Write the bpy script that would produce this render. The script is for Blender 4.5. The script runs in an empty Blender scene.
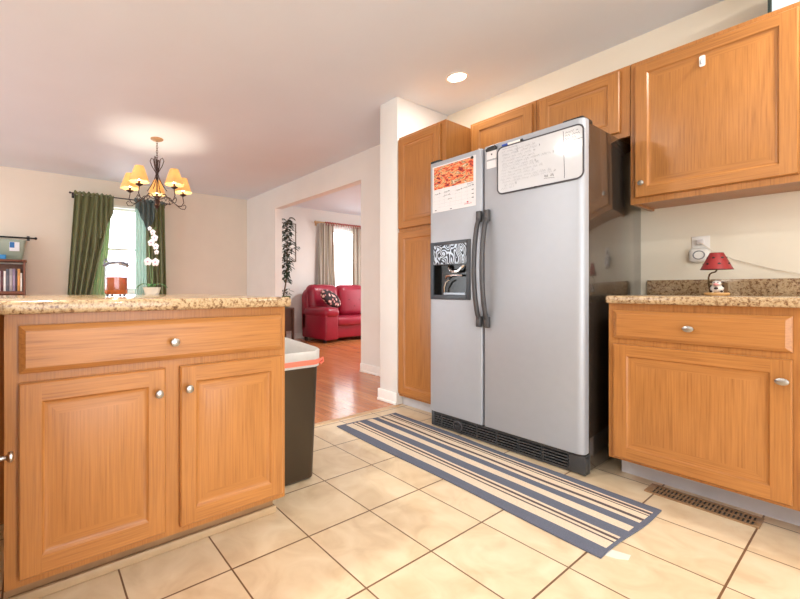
import bpy, bmesh, math, random
from mathutils import Vector, Matrix
random.seed(7)
S = bpy.context.scene
COL = S.collection
PI = math.pi

# ---------------------------------------------------------------- camera, world, lights, exposure
cam_d = bpy.data.cameras.new('camera')
cam = bpy.data.objects.new('camera', cam_d); COL.objects.link(cam)
YAW = math.radians(34.08)
cam.location = (0, 0, 0.9152)
cam.rotation_euler = (PI / 2, 0, -YAW)
cam_d.sensor_fit = 'HORIZONTAL'; cam_d.sensor_width = 36.0
cam_d.lens = 36.0 * 396.8 / 800
cam_d.shift_x = (400 - 302.3) / 800
cam_d.shift_y = -(299.5 - 289.1) / 800
cam_d.clip_start = 0.02
S.camera = cam

world = bpy.data.worlds.new('daylight'); S.world = world
world.use_nodes = True
bg = world.node_tree.nodes['Background']
bg.inputs[0].default_value = (0.93, 0.97, 1.0, 1); bg.inputs[1].default_value = 7.5

S.view_settings.view_transform = 'Standard'; S.view_settings.look = 'None'
S.view_settings.gamma = 1.0; S.view_settings.use_curve_mapping = False
S.view_settings.exposure = -0.1

def area(name, loc, size, power, col=(1, 0.93, 0.82), rot=(0, 0, 0), shape='DISK', sy=None, portal=False):
    d = bpy.data.lights.new(name, 'AREA'); d.shape = shape; d.size = size
    if sy: d.size_y = sy
    d.energy = power; d.color = col
    if portal: d.cycles.is_portal = True
    o = bpy.data.objects.new(name, d); COL.objects.link(o); o.location = loc; o.rotation_euler = rot
    return o
# flush ceiling fixture left of the frame, one visible recessed can, then three added unseen fill cans
CANS = [(2.516, 1.737), (2.45, -0.2), (0.7, -0.5), (-1.3, 0.4)]
FIX = (0.02, 1.77)
area('ceiling_fixture_light', (FIX[0], FIX[1], 2.31), 0.15, 33, (1, 0.97, 0.92))
for k, (x, y) in enumerate(CANS):
    area('can_and_fill_light', (x, y, 2.425), 0.13, (5, 20, 22, 22)[k], (1, 0.97, 0.9))
area('living_fill_light', (5.2, 4.2, 2.31), 0.34, 60, (1, 0.98, 0.95))  # added fill lamp brightening the living room, hidden by the wall
# daylight portals in the window openings; rear and side openings are added for fill
area('portal_dining', (1.10, 6.19, 1.5), 0.70, 1, (1, 1, 1), (-PI / 2, 0, 0), 'RECTANGLE', 1.2, True)
area('portal_living', (5.15, 6.19, 1.5), 0.9, 1, (1, 1, 1), (-PI / 2, 0, 0), 'RECTANGLE', 1.2, True)
area('portal_rear_fill', (0.0, -2.24, 1.1), 3.6, 1, (1, 1, 1), (PI / 2, 0, 0), 'RECTANGLE', 2.0, True)
area('portal_dining_side_fill', (-3.04, 4.1, 1.1), 2.6, 1, (1, 1, 1), (PI / 2, 0, -PI / 2), 'RECTANGLE', 2.0, True)
area('portal_living_side_fill', (7.34, 4.2, 1.4), 2.2, 1, (1, 1, 1), (PI / 2, 0, PI / 2), 'RECTANGLE', 1.4, True)

# ---------------------------------------------------------------- helpers
class MB:
    def __init__(self): self.bm = bmesh.new()
    def _merge(self, t, mi):
        for f in t.faces: f.material_index = mi if mi is not None else f.material_index
        me = bpy.data.meshes.new('tmp'); t.to_mesh(me); t.free()
        self.bm.from_mesh(me); bpy.data.meshes.remove(me)
    def box(self, x0, y0, z0, x1, y1, z1, mi=0, bev=0, seg=2, mat=None):
        t = bmesh.new(); bmesh.ops.create_cube(t, size=1)
        for v in t.verts:
            v.co = Vector(((x0 + x1) / 2 + v.co.x * (x1 - x0), (y0 + y1) / 2 + v.co.y * (y1 - y0), (z0 + z1) / 2 + v.co.z * (z1 - z0)))
        if bev: bmesh.ops.bevel(t, geom=t.edges[:], offset=bev, segments=seg, profile=0.5, affect='EDGES')
        if mat: bmesh.ops.transform(t, matrix=mat, verts=t.verts)
        self._merge(t, mi); return self
    def lathe(self, prof, c=(0, 0, 0), seg=24, mi=0, mat=None, sx=1, sy=1):
        t = bmesh.new(); rings = []
        for r, z in prof:
            if r < 1e-6: rings.append([t.verts.new((0, 0, z))])
            else: rings.append([t.verts.new((r * sx * math.cos(2 * PI * k / seg), r * sy * math.sin(2 * PI * k / seg), z)) for k in range(seg)])
        for a, b in zip(rings, rings[1:]):
            for k in range(seg):
                q = (k + 1) % seg
                vs = [a[k % len(a)], a[q % len(a)], b[q % len(b)], b[k % len(b)]]
                u = []
                for v in vs:
                    if v not in u: u.append(v)
                if len(u) > 2:
                    try: t.faces.new(u)
                    except ValueError: pass
        if mat: bmesh.ops.transform(t, matrix=mat, verts=t.verts)
        bmesh.ops.translate(t, vec=Vector(c), verts=t.verts)
        bmesh.ops.recalc_face_normals(t, faces=t.faces[:])
        self._merge(t, mi); return self
    def tube(self, pts, r, seg=8, mi=0, closed=False, flat=1.0):
        t = bmesh.new(); P = [Vector(p) for p in pts]; n = len(P); rings = []
        up = Vector((0, 0, 1)); prev = None
        for i, p in enumerate(P):
            a = P[(i - 1) % n] if (closed or i > 0) else P[0]
            b = P[(i + 1) % n] if (closed or i < n - 1) else P[-1]
            d = (b - a).normalized()
            if prev is None:
                s = d.cross(up)
                if s.length < 1e-3: s = d.cross(Vector((1, 0, 0)))
            else: s = prev - d * prev.dot(d)
            s.normalize(); prev = s; u = s.cross(d)
            rr = r[i] if isinstance(r, (list, tuple)) else r
            rings.append([t.verts.new(p + s * rr * math.cos(2 * PI * k / seg) + u * rr * flat * math.sin(2 * PI * k / seg)) for k in range(seg)])
        m = n if closed else n - 1
        for i in range(m):
            a, b = rings[i], rings[(i + 1) % n]
            for k in range(seg): t.faces.new((a[k], a[(k + 1) % seg], b[(k + 1) % seg], b[k]))
        if not closed: t.faces.new(rings[0]); t.faces.new(rings[-1])
        bmesh.ops.recalc_face_normals(t, faces=t.faces[:])
        self._merge(t, mi); return self
    def prism(self, poly, z0, z1, mi=0, mat=None, bev=0):
        t = bmesh.new()
        a = [t.verts.new((x, y, z0)) for x, y in poly]; b = [t.verts.new((x, y, z1)) for x, y in poly]
        t.faces.new(a); t.faces.new(b)
        for k in range(len(a)): q = (k + 1) % len(a); t.faces.new((a[k], a[q], b[q], b[k]))
        bmesh.ops.recalc_face_normals(t, faces=t.faces[:])
        if bev:
            es = [e for e in t.edges if abs(e.verts[0].co.z - e.verts[1].co.z) < 1e-6]
            bmesh.ops.bevel(t, geom=es, offset=bev, segments=3, profile=0.5, affect='EDGES')
        if mat: bmesh.ops.transform(t, matrix=mat, verts=t.verts)
        self._merge(t, mi); return self
    def grid(self, fn, nu, nv, mi=0, thick=0, wrap=False):
        t = bmesh.new(); V = [[t.verts.new(fn(i / nu, j / nv)) for j in range(nv + 1)] for i in range(nu + 1)]
        for i in range(nu):
            for j in range(nv): t.faces.new((V[i][j], V[i + 1][j], V[i + 1][j + 1], V[i][j + 1]))
        if thick:
            bmesh.ops.recalc_face_normals(t, faces=t.faces[:])
            bmesh.ops.solidify(t, geom=t.faces[:], thickness=thick)
        bmesh.ops.recalc_face_normals(t, faces=t.faces[:])
        self._merge(t, mi); return self
    def ball(self, c, r, mi=0, sc=(1, 1, 1), sub=2, mat=None):
        t = bmesh.new(); bmesh.ops.create_icosphere(t, subdivisions=sub, radius=r)
        for v in t.verts: v.co = Vector((v.co.x * sc[0], v.co.y * sc[1], v.co.z * sc[2]))
        if mat: bmesh.ops.transform(t, matrix=mat, verts=t.verts)
        bmesh.ops.translate(t, vec=Vector(c), verts=t.verts)
        self._merge(t, mi); return self
    def build(self, name, mats, parent=None, ang=35):
        me = bpy.data.meshes.new(name); self.bm.to_mesh(me); self.bm.free()
        for m in (mats if isinstance(mats, (list, tuple)) else [mats]): me.materials.append(m)
        if ang:
            me.polygons.foreach_set('use_smooth', [True] * len(me.polygons))
            me.set_sharp_from_angle(angle=math.radians(ang))
        o = bpy.data.objects.new(name, me); COL.objects.link(o)
        if parent: o.parent = parent
        return o
def tag(o, label, cat, group=None):
    o['label'] = label; o['category'] = cat
    if group: o['group'] = group
    return o
def thing(name, label, cat, loc=(0, 0, 0), rotz=0, group=None):
    o = bpy.data.objects.new(name, None); COL.objects.link(o); o.empty_display_size = 0.1
    o.location = loc; o.rotation_euler = (0, 0, rotz)
    return tag(o, label, cat, group)
def struct(o): o['kind'] = 'structure'; return o
def structE(name, loc=(0, 0, 0), rotz=0):
    o = bpy.data.objects.new(name, None); COL.objects.link(o); o.location = loc; o.rotation_euler = (0, 0, rotz)
    return struct(o)
def RX(a): return Matrix.Rotation(a, 4, 'X')
def RY(a): return Matrix.Rotation(a, 4, 'Y')
def RZ(a): return Matrix.Rotation(a, 4, 'Z')
def T(x, y, z): return Matrix.Translation((x, y, z))

# ---------------------------------------------------------------- materials
def srgb(r, g, b):
    f = lambda c: (c / 255 / 12.92) if c / 255 <= 0.04045 else ((c / 255 + 0.055) / 1.055) ** 2.4
    return (f(r), f(g), f(b), 1)
def M(name, col, rough=0.5, metal=0.0, spec=0.5, noise=0, nscale=20, bump=0, bscale=60, emit=None, estr=0, coat=0, sss=0):
    m = bpy.data.materials.new(name); m.use_nodes = True
    nt = m.node_tree; b = nt.nodes['Principled BSDF']
    b.inputs['Base Color'].default_value = col; b.inputs['Roughness'].default_value = rough
    b.inputs['Metallic'].default_value = metal; b.inputs['Specular IOR Level'].default_value = spec
    b.inputs['Coat Weight'].default_value = coat
    tc = nt.nodes.new('ShaderNodeTexCoord')
    n = nt.nodes.new('ShaderNodeTexNoise'); n.inputs['Scale'].default_value = nscale; n.inputs['Detail'].default_value = 4
    nt.links.new(tc.outputs['Object'], n.inputs['Vector'])
    r = nt.nodes.new('ShaderNodeValToRGB')
    k = max(noise, 0.015)
    r.color_ramp.elements[0].position = 0.3; r.color_ramp.elements[1].position = 0.7
    r.color_ramp.elements[0].color = tuple(c * (1 - k) for c in col[:3]) + (1,)
    r.color_ramp.elements[1].color = tuple(min(1, c * (1 + k)) for c in col[:3]) + (1,)
    nt.links.new(n.outputs['Fac'], r.inputs['Fac']); nt.links.new(r.outputs['Color'], b.inputs['Base Color'])
    if bump:
        n2 = nt.nodes.new('ShaderNodeTexNoise'); n2.inputs['Scale'].default_value = bscale
        nt.links.new(tc.outputs['Object'], n2.inputs['Vector'])
        bp = nt.nodes.new('ShaderNodeBump'); bp.inputs['Strength'].default_value = bump; bp.inputs['Distance'].default_value = 0.01
        nt.links.new(n2.outputs['Fac'], bp.inputs['Height']); nt.links.new(bp.outputs['Normal'], b.inputs['Normal'])
    if emit:
        b.inputs['Emission Color'].default_value = emit; b.inputs['Emission Strength'].default_value = estr
    return m
def nodes(m): return m.node_tree.nodes, m.node_tree.links, m.node_tree.nodes['Principled BSDF']
def ramp(nt, stops, const=False):
    r = nt.nodes.new('ShaderNodeValToRGB'); cr = r.color_ramp
    if const: cr.interpolation = 'CONSTANT'
    while len(cr.elements) > 1: cr.elements.remove(cr.elements[-1])
    cr.elements[0].position = stops[0][0]; cr.elements[0].color = stops[0][1]
    for p, c in stops[1:]:
        e = cr.elements.new(p); e.color = c
    return r
def oak(name, axis, light, dark, rough=0.32):
    m = bpy.data.materials.new(name); m.use_nodes = True; nt = m.node_tree; N, L, b = nodes(m)
    tc = N.new('ShaderNodeTexCoord'); oi = N.new('ShaderNodeObjectInfo')
    add = N.new('ShaderNodeVectorMath'); add.operation = 'ADD'
    sc = N.new('ShaderNodeVectorMath'); sc.operation = 'SCALE'; sc.inputs[0].default_value = (7.3, 3.1, 5.7)
    L.new(oi.outputs['Random'], sc.inputs['Scale']); L.new(tc.outputs['Object'], add.inputs[0]); L.new(sc.outputs[0], add.inputs[1])
    mp = N.new('ShaderNodeMapping'); s = [1, 1, 1]; s['xyz'.index(axis)] = 0.03; mp.inputs['Scale'].default_value = s
    L.new(add.outputs[0], mp.inputs['Vector'])
    n1 = N.new('ShaderNodeTexNoise'); n1.inputs['Scale'].default_value = 190; n1.inputs['Detail'].default_value = 4; n1.inputs['Roughness'].default_value = 0.5
    L.new(mp.outputs[0], n1.inputs['Vector'])
    mp2 = N.new('ShaderNodeMapping'); s2 = [1, 1, 1]; s2['xyz'.index(axis)] = 0.24; mp2.inputs['Scale'].default_value = s2
    L.new(add.outputs[0], mp2.inputs['Vector'])
    n2 = N.new('ShaderNodeTexNoise'); n2.inputs['Scale'].default_value = 4.0; n2.inputs['Detail'].default_value = 0.6
    L.new(mp2.outputs[0], n2.inputs['Vector'])
    mul = N.new('ShaderNodeMath'); mul.operation = 'MULTIPLY'; mul.inputs[1].default_value = 46
    L.new(n2.outputs['Fac'], mul.inputs[0])
    sn = N.new('ShaderNodeMath'); sn.operation = 'SINE'; L.new(mul.outputs[0], sn.inputs[0])
    a = N.new('ShaderNodeMath'); a.operation = 'MULTIPLY_ADD'; a.inputs[1].default_value = 0.04; L.new(sn.outputs[0], a.inputs[0]); L.new(n1.outputs['Fac'], a.inputs[2])
    r = ramp(nt, [(0.14, dark), (0.42, tuple((x * 0.35 + y * 0.65) for x, y in zip(dark, light))), (0.7, light)])
    L.new(a.outputs[0], r.inputs['Fac']); L.new(r.outputs['Color'], b.inputs['Base Color'])
    b.inputs['Roughness'].default_value = rough; b.inputs['Specular IOR Level'].default_value = 0.45
    bp = N.new('ShaderNodeBump'); bp.inputs['Strength'].default_value = 0.12; bp.inputs['Distance'].default_value = 0.002
    L.new(n1.outputs['Fac'], bp.inputs['Height']); L.new(bp.outputs['Normal'], b.inputs['Normal'])
    return m
OL, OD = srgb(184, 124, 66), srgb(140, 86, 42)
OAKV = oak('honey_oak_vertical', 'z', OL, OD); OAKH = oak('honey_oak_horizontal', 'x', OL, OD)
OAKY = oak('honey_oak_side', 'z', OL, OD)
OAK2 = [OAKV, OAKH]
NICKEL = M('brushed_nickel', (0.42, 0.4, 0.38, 1), 0.3, 1.0)
WALLK = M('kitchen_wall_paint', srgb(240, 232, 214), 0.75, noise=0.02, nscale=3, bump=0.05, bscale=90)
WALLD = M('backlit_dining_wall_paint', srgb(230, 220, 205), 0.75, noise=0.02, nscale=3, bump=0.05, bscale=90)  # same paint as nearby walls; backlit shade put in as darker beige
WALLW = M('opening_wall_paint', srgb(232, 230, 226), 0.7, noise=0.02, nscale=3, bump=0.05, bscale=90)
CEIL = M('ceiling_paint', srgb(223, 231, 241), 0.6, noise=0.015, nscale=2, bump=0.05, bscale=120)
WHITE = M('white_trim_paint', srgb(244, 242, 238), 0.35)
BLACKG = M('black_gloss_case', (0.036, 0.028, 0.022, 1), 0.14, coat=0.7, spec=0.7)
BLACK = M('black_plastic', (0.012, 0.012, 0.013, 1), 0.35)
DGREY = M('dark_grey_plastic', srgb(70, 68, 70), 0.38)
SILVER = M('satin_silver_door', srgb(176, 180, 188), 0.46, 0.25, noise=0.01)

def tile_mat():
    m = bpy.data.materials.new('ceramic_floor_tile'); m.use_nodes = True; nt = m.node_tree; N, L, b = nodes(m)
    tc = N.new('ShaderNodeTexCoord'); mp = N.new('ShaderNodeMapping'); mp.inputs['Location'].default_value = (-0.5358 + 0.3068 * 40, -1.2027 + 0.3068 * 40, 0)
    L.new(tc.outputs['Object'], mp.inputs['Vector'])
    br = N.new('ShaderNodeTexBrick'); br.offset = 0; br.squash = 1
    br.inputs['Scale'].default_value = 1; br.inputs['Brick Width'].default_value = 0.3068; br.inputs['Row Height'].default_value = 0.3068
    br.inputs['Mortar Size'].default_value = 0.0032; br.inputs['Mortar Smooth'].default_value = 0.2; br.inputs['Bias'].default_value = 0
    br.inputs['Color1'].default_value = (0, 0, 0, 1); br.inputs['Color2'].default_value = (1, 1, 1, 1); br.inputs['Mortar'].default_value = (0.5, 0.5, 0.5, 1)
    L.new(mp.outputs[0], br.inputs['Vector'])
    n = N.new('ShaderNodeTexNoise'); n.inputs['Scale'].default_value = 7; n.inputs['Detail'].default_value = 7; n.inputs['Distortion'].default_value = 1.2
    off = N.new('ShaderNodeVectorMath'); off.operation = 'MULTIPLY_ADD'; off.inputs[1].default_value = (9, 9, 9)
    L.new(br.outputs['Color'], off.inputs[0]); L.new(mp.outputs[0], off.inputs[2]); L.new(off.outputs[0], n.inputs['Vector'])
    r = ramp(nt, [(0.3, srgb(212, 186, 150)), (0.5, srgb(224, 201, 167)), (0.7, srgb(232, 212, 181))])
    L.new(n.outputs['Fac'], r.inputs['Fac'])
    mx = N.new('ShaderNodeMix'); mx.data_type = 'RGBA'; L.new(br.outputs['Fac'], mx.inputs['Factor'])
    L.new(r.outputs['Color'], mx.inputs[6]); mx.inputs[7].default_value = srgb(124, 92, 64)
    L.new(mx.outputs[2], b.inputs['Base Color'])
    b.inputs['Roughness'].default_value = 0.3; b.inputs['Specular IOR Level'].default_value = 0.4
    bp = N.new('ShaderNodeBump'); bp.invert = True; bp.inputs['Strength'].default_value = 0.5; bp.inputs['Distance'].default_value = 0.003
    L.new(br.outputs['Fac'], bp.inputs['Height']); L.new(bp.outputs['Normal'], b.inputs['Normal'])
    return m
def wood_floor():
    m = bpy.data.materials.new('red_oak_floorboards'); m.use_nodes = True; nt = m.node_tree; N, L, b = nodes(m)
    tc = N.new('ShaderNodeTexCoord'); mp = N.new('ShaderNodeMapping'); mp.inputs['Rotation'].default_value = (0, 0, PI / 2); mp.inputs['Location'].default_value = (20, 20, 0)
    L.new(tc.outputs['Object'], mp.inputs['Vector'])
    br = N.new('ShaderNodeTexBrick'); br.offset = 0.37; br.inputs['Scale'].default_value = 1
    br.inputs['Brick Width'].default_value = 0.9; br.inputs['Row Height'].default_value = 0.075; br.inputs['Mortar Size'].default_value = 0.0012
    br.inputs['Color1'].default_value = srgb(202, 122, 74); br.inputs['Color2'].default_value = srgb(216, 140, 88); br.inputs['Mortar'].default_value = srgb(120, 62, 34)
    L.new(mp.outputs[0], br.inputs['Vector'])
    mp2 = N.new('ShaderNodeMapping'); mp2.inputs['Scale'].default_value = (1, 0.06, 1); L.new(tc.outputs['Object'], mp2.inputs['Vector'])
    n = N.new('ShaderNodeTexNoise'); n.inputs['Scale'].default_value = 60; n.inputs['Detail'].default_value = 5; L.new(mp2.outputs[0], n.inputs['Vector'])
    r = ramp(nt, [(0.3, (0.72, 0.7, 0.68, 1)), (0.7, (1.1, 1.1, 1.1, 1))]); L.new(n.outputs['Fac'], r.inputs['Fac'])
    mx = N.new('ShaderNodeMix'); mx.data_type = 'RGBA'; mx.blend_type = 'MULTIPLY'; mx.inputs['Factor'].default_value = 1
    L.new(br.outputs['Color'], mx.inputs[6]); L.new(r.outputs['Color'], mx.inputs[7]); L.new(mx.outputs[2], b.inputs['Base Color'])
    b.inputs['Roughness'].default_value = 0.17; b.inputs['Specular IOR Level'].default_value = 0.8
    return m
def granite_mat():
    m = bpy.data.materials.new('speckled_granite'); m.use_nodes = True; nt = m.node_tree; N, L, b = nodes(m)
    tc = N.new('ShaderNodeTexCoord')
    n = N.new('ShaderNodeTexNoise'); n.inputs['Scale'].default_value = 80; n.inputs['Detail'].default_value = 5; n.inputs['Roughness'].default_value = 0.7
    L.new(tc.outputs['Object'], n.inputs['Vector'])
    r = ramp(nt, [(0.28, srgb(74, 52, 40)), (0.4, srgb(128, 94, 66)), (0.47, srgb(176, 146, 108)), (0.58, srgb(198, 172, 136)), (0.68, srgb(166, 130, 88)), (0.8, srgb(206, 190, 164))])
    L.new(n.outputs['Fac'], r.inputs['Fac'])
    v = N.new('ShaderNodeTexVoronoi'); v.inputs['Scale'].default_value = 120; L.new(tc.outputs['Object'], v.inputs['Vector'])
    n3 = N.new('ShaderNodeTexNoise'); n3.inputs['Scale'].default_value = 16; L.new(tc.outputs['Object'], n3.inputs['Vector'])
    su = N.new('ShaderNodeMath'); su.operation = 'SUBTRACT'; L.new(n3.outputs['Fac'], su.inputs[0]); L.new(v.outputs['Distance'], su.inputs[1])
    rr = ramp(nt, [(0.12, (0, 0, 0, 1)), (0.26, (1, 1, 1, 1))]); L.new(su.outputs[0], rr.inputs['Fac'])
    ml = N.new('ShaderNodeMath'); ml.operation = 'MULTIPLY'; ml.inputs[1].default_value = 0.32; L.new(rr.outputs['Color'], ml.inputs[0])
    mx = N.new('ShaderNodeMix'); mx.data_type = 'RGBA'; L.new(ml.outputs[0], mx.inputs['Factor'])
    L.new(r.outputs['Color'], mx.inputs[6]); mx.inputs[7].default_value = srgb(96, 70, 54)
    L.new(mx.outputs[2], b.inputs['Base Color'])
    b.inputs['Roughness'].default_value = 0.14
    return m
def glass_mat(name, col=(1, 1, 1, 1), refl=0.06):
    m = bpy.data.materials.new(name); m.use_nodes = True; nt = m.node_tree; N, L = nt.nodes, nt.links
    N.remove(N['Principled BSDF']); out = N['Material Output']
    t = N.new('ShaderNodeBsdfTransparent'); t.inputs[0].default_value = col
    g = N.new('ShaderNodeBsdfGlossy'); g.inputs['Roughness'].default_value = 0.03
    mx = N.new('ShaderNodeMixShader')
    lw = N.new('ShaderNodeLayerWeight'); pw = N.new('ShaderNodeMath'); pw.operation = 'POWER'; pw.inputs[1].default_value = 2.6
    ma = N.new('ShaderNodeMath'); ma.operation = 'MULTIPLY_ADD'; ma.inputs[1].default_value = 0.7; ma.inputs[2].default_value = refl
    L.new(lw.outputs['Facing'], pw.inputs[0]); L.new(pw.outputs[0], ma.inputs[0]); L.new(ma.outputs[0], mx.inputs[0]); L.new(t.outputs[0], mx.inputs[1]); L.new(g.outputs[0], mx.inputs[2])
    L.new(mx.outputs[0], out.inputs['Surface']); return m
def cloth_trans(name, col, transl=0.5, transp=0.0, rough=0.6, stripes=None):
    m = bpy.data.materials.new(name); m.use_nodes = True; nt = m.node_tree; N, L, b = nodes(m); out = N['Material Output']
    b.inputs['Base Color'].default_value = col; b.inputs['Roughness'].default_value = rough; b.inputs['Sheen Weight'].default_value = 0.2
    tr = N.new('ShaderNodeBsdfTranslucent'); tr.inputs[0].default_value = col
    tc = N.new('ShaderNodeTexCoord'); n = N.new('ShaderNodeTexNoise'); n.inputs['Scale'].default_value = 30
    L.new(tc.outputs['Object'], n.inputs['Vector'])
    r = ramp(nt, [(0.3, tuple(c * 0.93 for c in col[:3]) + (1,)), (0.7, col)]); L.new(n.outputs['Fac'], r.inputs['Fac'])
    if stripes:
        sp = N.new('ShaderNodeSeparateXYZ'); L.new(tc.outputs['Object'], sp.inputs[0])
        ms = N.new('ShaderNodeMath'); ms.operation = 'MULTIPLY'; ms.inputs[1].default_value = stripes[0]; L.new(sp.outputs[0], ms.inputs[0])
        fr = N.new('ShaderNodeMath'); fr.operation = 'FRACT'; L.new(ms.outputs[0], fr.inputs[0])
        r = ramp(nt, stripes[1], True); L.new(fr.outputs[0], r.inputs['Fac'])
    L.new(r.outputs['Color'], b.inputs['Base Color']); L.new(r.outputs['Color'], tr.inputs[0])
    mx = N.new('ShaderNodeMixShader'); mx.inputs[0].default_value = transl
    L.new(b.outputs[0], mx.inputs[1]); L.new(tr.outputs[0], mx.inputs[2])
    last = mx
    if transp:
        tp = N.new('ShaderNodeBsdfTransparent'); m2 = N.new('ShaderNodeMixShader'); m2.inputs[0].default_value = transp
        L.new(mx.outputs[0], m2.inputs[1]); L.new(tp.outputs[0], m2.inputs[2]); last = m2
    L.new(last.outputs[0], out.inputs['Surface']); return m
TILE, WOODF, GRANITE = tile_mat(), wood_floor(), granite_mat()
GLASS = glass_mat('window_glass')
LAMPON = M('lit_diffuser', (1, 0.97, 0.9, 1), 0.5, emit=(1, 0.93, 0.8, 1), estr=9)

# ---------------------------------------------------------------- setting
XW = 3.0157; CZ = 2.438; YB = 6.15; YR = -2.2; XL = -3.0; XE = 7.3; YT = 2.17; LT = 0.12
b = MB(); b.box(XL, YR, -0.05, XW, YT, 0); struct(b.build('floor', TILE, ang=0))
b = MB(); b.box(XL, YT + 0.012, -0.05, XE, YB, 0); struct(b.build('floor_hardwood', WOODF, ang=0))
b = MB(); b.box(XL, YT - 0.02, -0.05, 2.376, YT + 0.014, 0.004, bev=0.003)
struct(b.build('trim_threshold', M('oak_threshold', srgb(222, 186, 146), 0.4, noise=0.06)))
b = MB(); b.box(XL - 0.1, YR - 0.1, CZ, XE + 0.1, YB + 0.1, CZ + 0.1); struct(b.build('ceiling', CEIL, ang=0))
OY0, OY1, OZ = 3.2924, 5.1897, 2.133
b = MB(); b.box(XW, YR - 0.1, 0, XW + LT, 2.173, CZ); struct(b.build('wall_right', WALLK, ang=0))
b = MB(); b.box(XW, 2.173, 0, XW + LT, OY0, CZ); b.box(XW, OY1, 0, XW + LT, YB, CZ); b.box(XW, OY0, OZ, XW + LT, OY1, CZ)
struct(b.build('wall_opening', WALLW, ang=0))
b = MB(); b.box(2.376, 2.173, 0, XW, 2.363, CZ, bev=0.004); struct(b.build('wall_stub', WALLW))
def wall_with_hole(b, y0, y1, x0, x1, holes):
    xs = x0
    for (a, c, z0, z1) in holes:
        b.box(xs, y0, 0, a, y1, CZ); b.box(a, y0, 0, c, y1, z0); b.box(a, y0, z1, c, y1, CZ); xs = c
    b.box(xs, y0, 0, x1, y1, CZ)
DW = (0.72, 1.46, 0.86, 2.11); LW = (4.72, 5.62, 0.88, 2.12)
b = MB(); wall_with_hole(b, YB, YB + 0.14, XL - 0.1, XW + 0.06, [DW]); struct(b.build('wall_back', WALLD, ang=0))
b = MB(); wall_with_hole(b, YB, YB + 0.14, XW + 0.06, XE, [LW]); struct(b.build('wall_living', WALLW, ang=0))
b = MB(); wall_with_hole(b, YR - 0.14, YR, XL - 0.1, XW, [(-1.8, 1.8, 0.0, 2.1)]); struct(b.build('wall_rear', WALLK, ang=0))
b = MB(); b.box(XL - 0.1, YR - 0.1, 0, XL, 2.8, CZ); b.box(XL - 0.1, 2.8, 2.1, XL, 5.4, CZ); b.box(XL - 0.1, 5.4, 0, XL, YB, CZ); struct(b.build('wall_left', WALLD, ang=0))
b = MB(); b.box(XW + LT, 2.26, 0, XE, 2.363, CZ); struct(b.build('wall_front', WALLW, ang=0))
b = MB(); b.box(XE, 2.26, 0, XE + 0.1, 3.1, CZ); b.box(XE, 5.3, 0, XE + 0.1, YB + 0.1, CZ); b.box(XE, 3.1, 0, XE + 0.1, 5.3, 0.7); b.box(XE, 3.1, 2.1, XE + 0.1, 5.3, CZ)
struct(b.build('wall_far', WALLW, ang=0))

def window(name, x0, x1, z0, z1, y, flip=1, split=True, vert=False):
    e = structE(name, ((x0 + x1) / 2, y, z0))
    w = (x1 - x0) / 2; h = z1 - z0
    b = MB(); d0, d1 = (0.0, 0.13)
    f = 0.035
    for a in ((-w, 0, -w + f, h), (w - f, 0, w, h), (-w + f, 0, w - f, f), (-w + f, h - f, w - f, h)): b.box(a[0], d0 * flip, a[1], a[2], d1 * flip, a[3], bev=0.004)
    b.build('frame', WHITE, e)
    b = MB(); s = 0.032
    if split: rects = [(-w + f, f, w - f, h / 2 + 0.015, 0.05), (-w + f, h / 2 - 0.015, w - f, h - f, 0.09)]
    else: rects = [(-w + f, f, 0.02, h - f, 0.05), (-0.02, f, w - f, h - f, 0.09)]
    for (a, c, d, g, yy) in rects:
        for q in ((a, c, a + s, g), (d - s, c, d, g), (a + s, c, d - s, c + s), (a + s, g - s, d - s, g)): b.box(q[0], (yy - 0.015) * flip, q[1], q[2], (yy + 0.015) * flip, q[3], bev=0.003)
    b.build('sash', WHITE, e)
    for (a, c, d, g, yy) in rects:
        b = MB(); b.box(a + s, (yy - 0.003) * flip, c + s, d - s, (yy + 0.003) * flip, g - s); b.build('pane', GLASS, e, 0)
    if split:
        b = MB(); b.box(-w - 0.05, -0.04 * flip, -0.03, w + 0.05, 0.02 * flip, 0.0, bev=0.006); b.build('sill', WHITE, e)
    return e
window('window_1', DW[0], DW[1], DW[2], DW[3], YB)
window('window_2', LW[0], LW[1], LW[2], LW[3], YB)
window('rear_fill_window', -1.8, 1.8, 0.0, 2.1, YR, -1, False)  # glass door added behind the camera for soft frontal fill
e = structE('living_fill_window', (XE, 4.2, 0.7))  # unseen side window, added and sized to brighten the living room
b = MB()
for a in ((-1.1, 0, -1.06, 1.4), (1.06, 0, 1.1, 1.4), (-0.02, 0.04, 0.02, 1.36), (-1.06, 0, 1.06, 0.04), (-1.06, 1.36, 1.06, 1.4)): b.box(0.0, a[0], a[1], 0.1, a[2], a[3])
b.build('frame', WHITE, e)
b = MB(); b.box(0.05, -1.06, 0.04, 0.056, 1.06, 1.36); b.build('pane', GLASS, e, 0)

e = structE('dining_fill_window', (XL, 4.1, 0.0))  # unseen left-wall glazing added to bring more daylight into the dining area
b = MB()
for a in ((-1.3, 0, -1.25, 2.1), (1.25, 0, 1.3, 2.1), (-0.04, 0.05, 0.04, 2.05), (-1.25, 0, 1.25, 0.05), (-1.25, 2.05, 1.25, 2.1)): b.box(-0.1, a[0], a[1], 0.0, a[2], a[3])
b.build('frame', WHITE, e)
b = MB(); b.box(-0.056, -1.25, 0.05, -0.05, 1.25, 2.05); b.build('pane', GLASS, e, 0)

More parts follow.
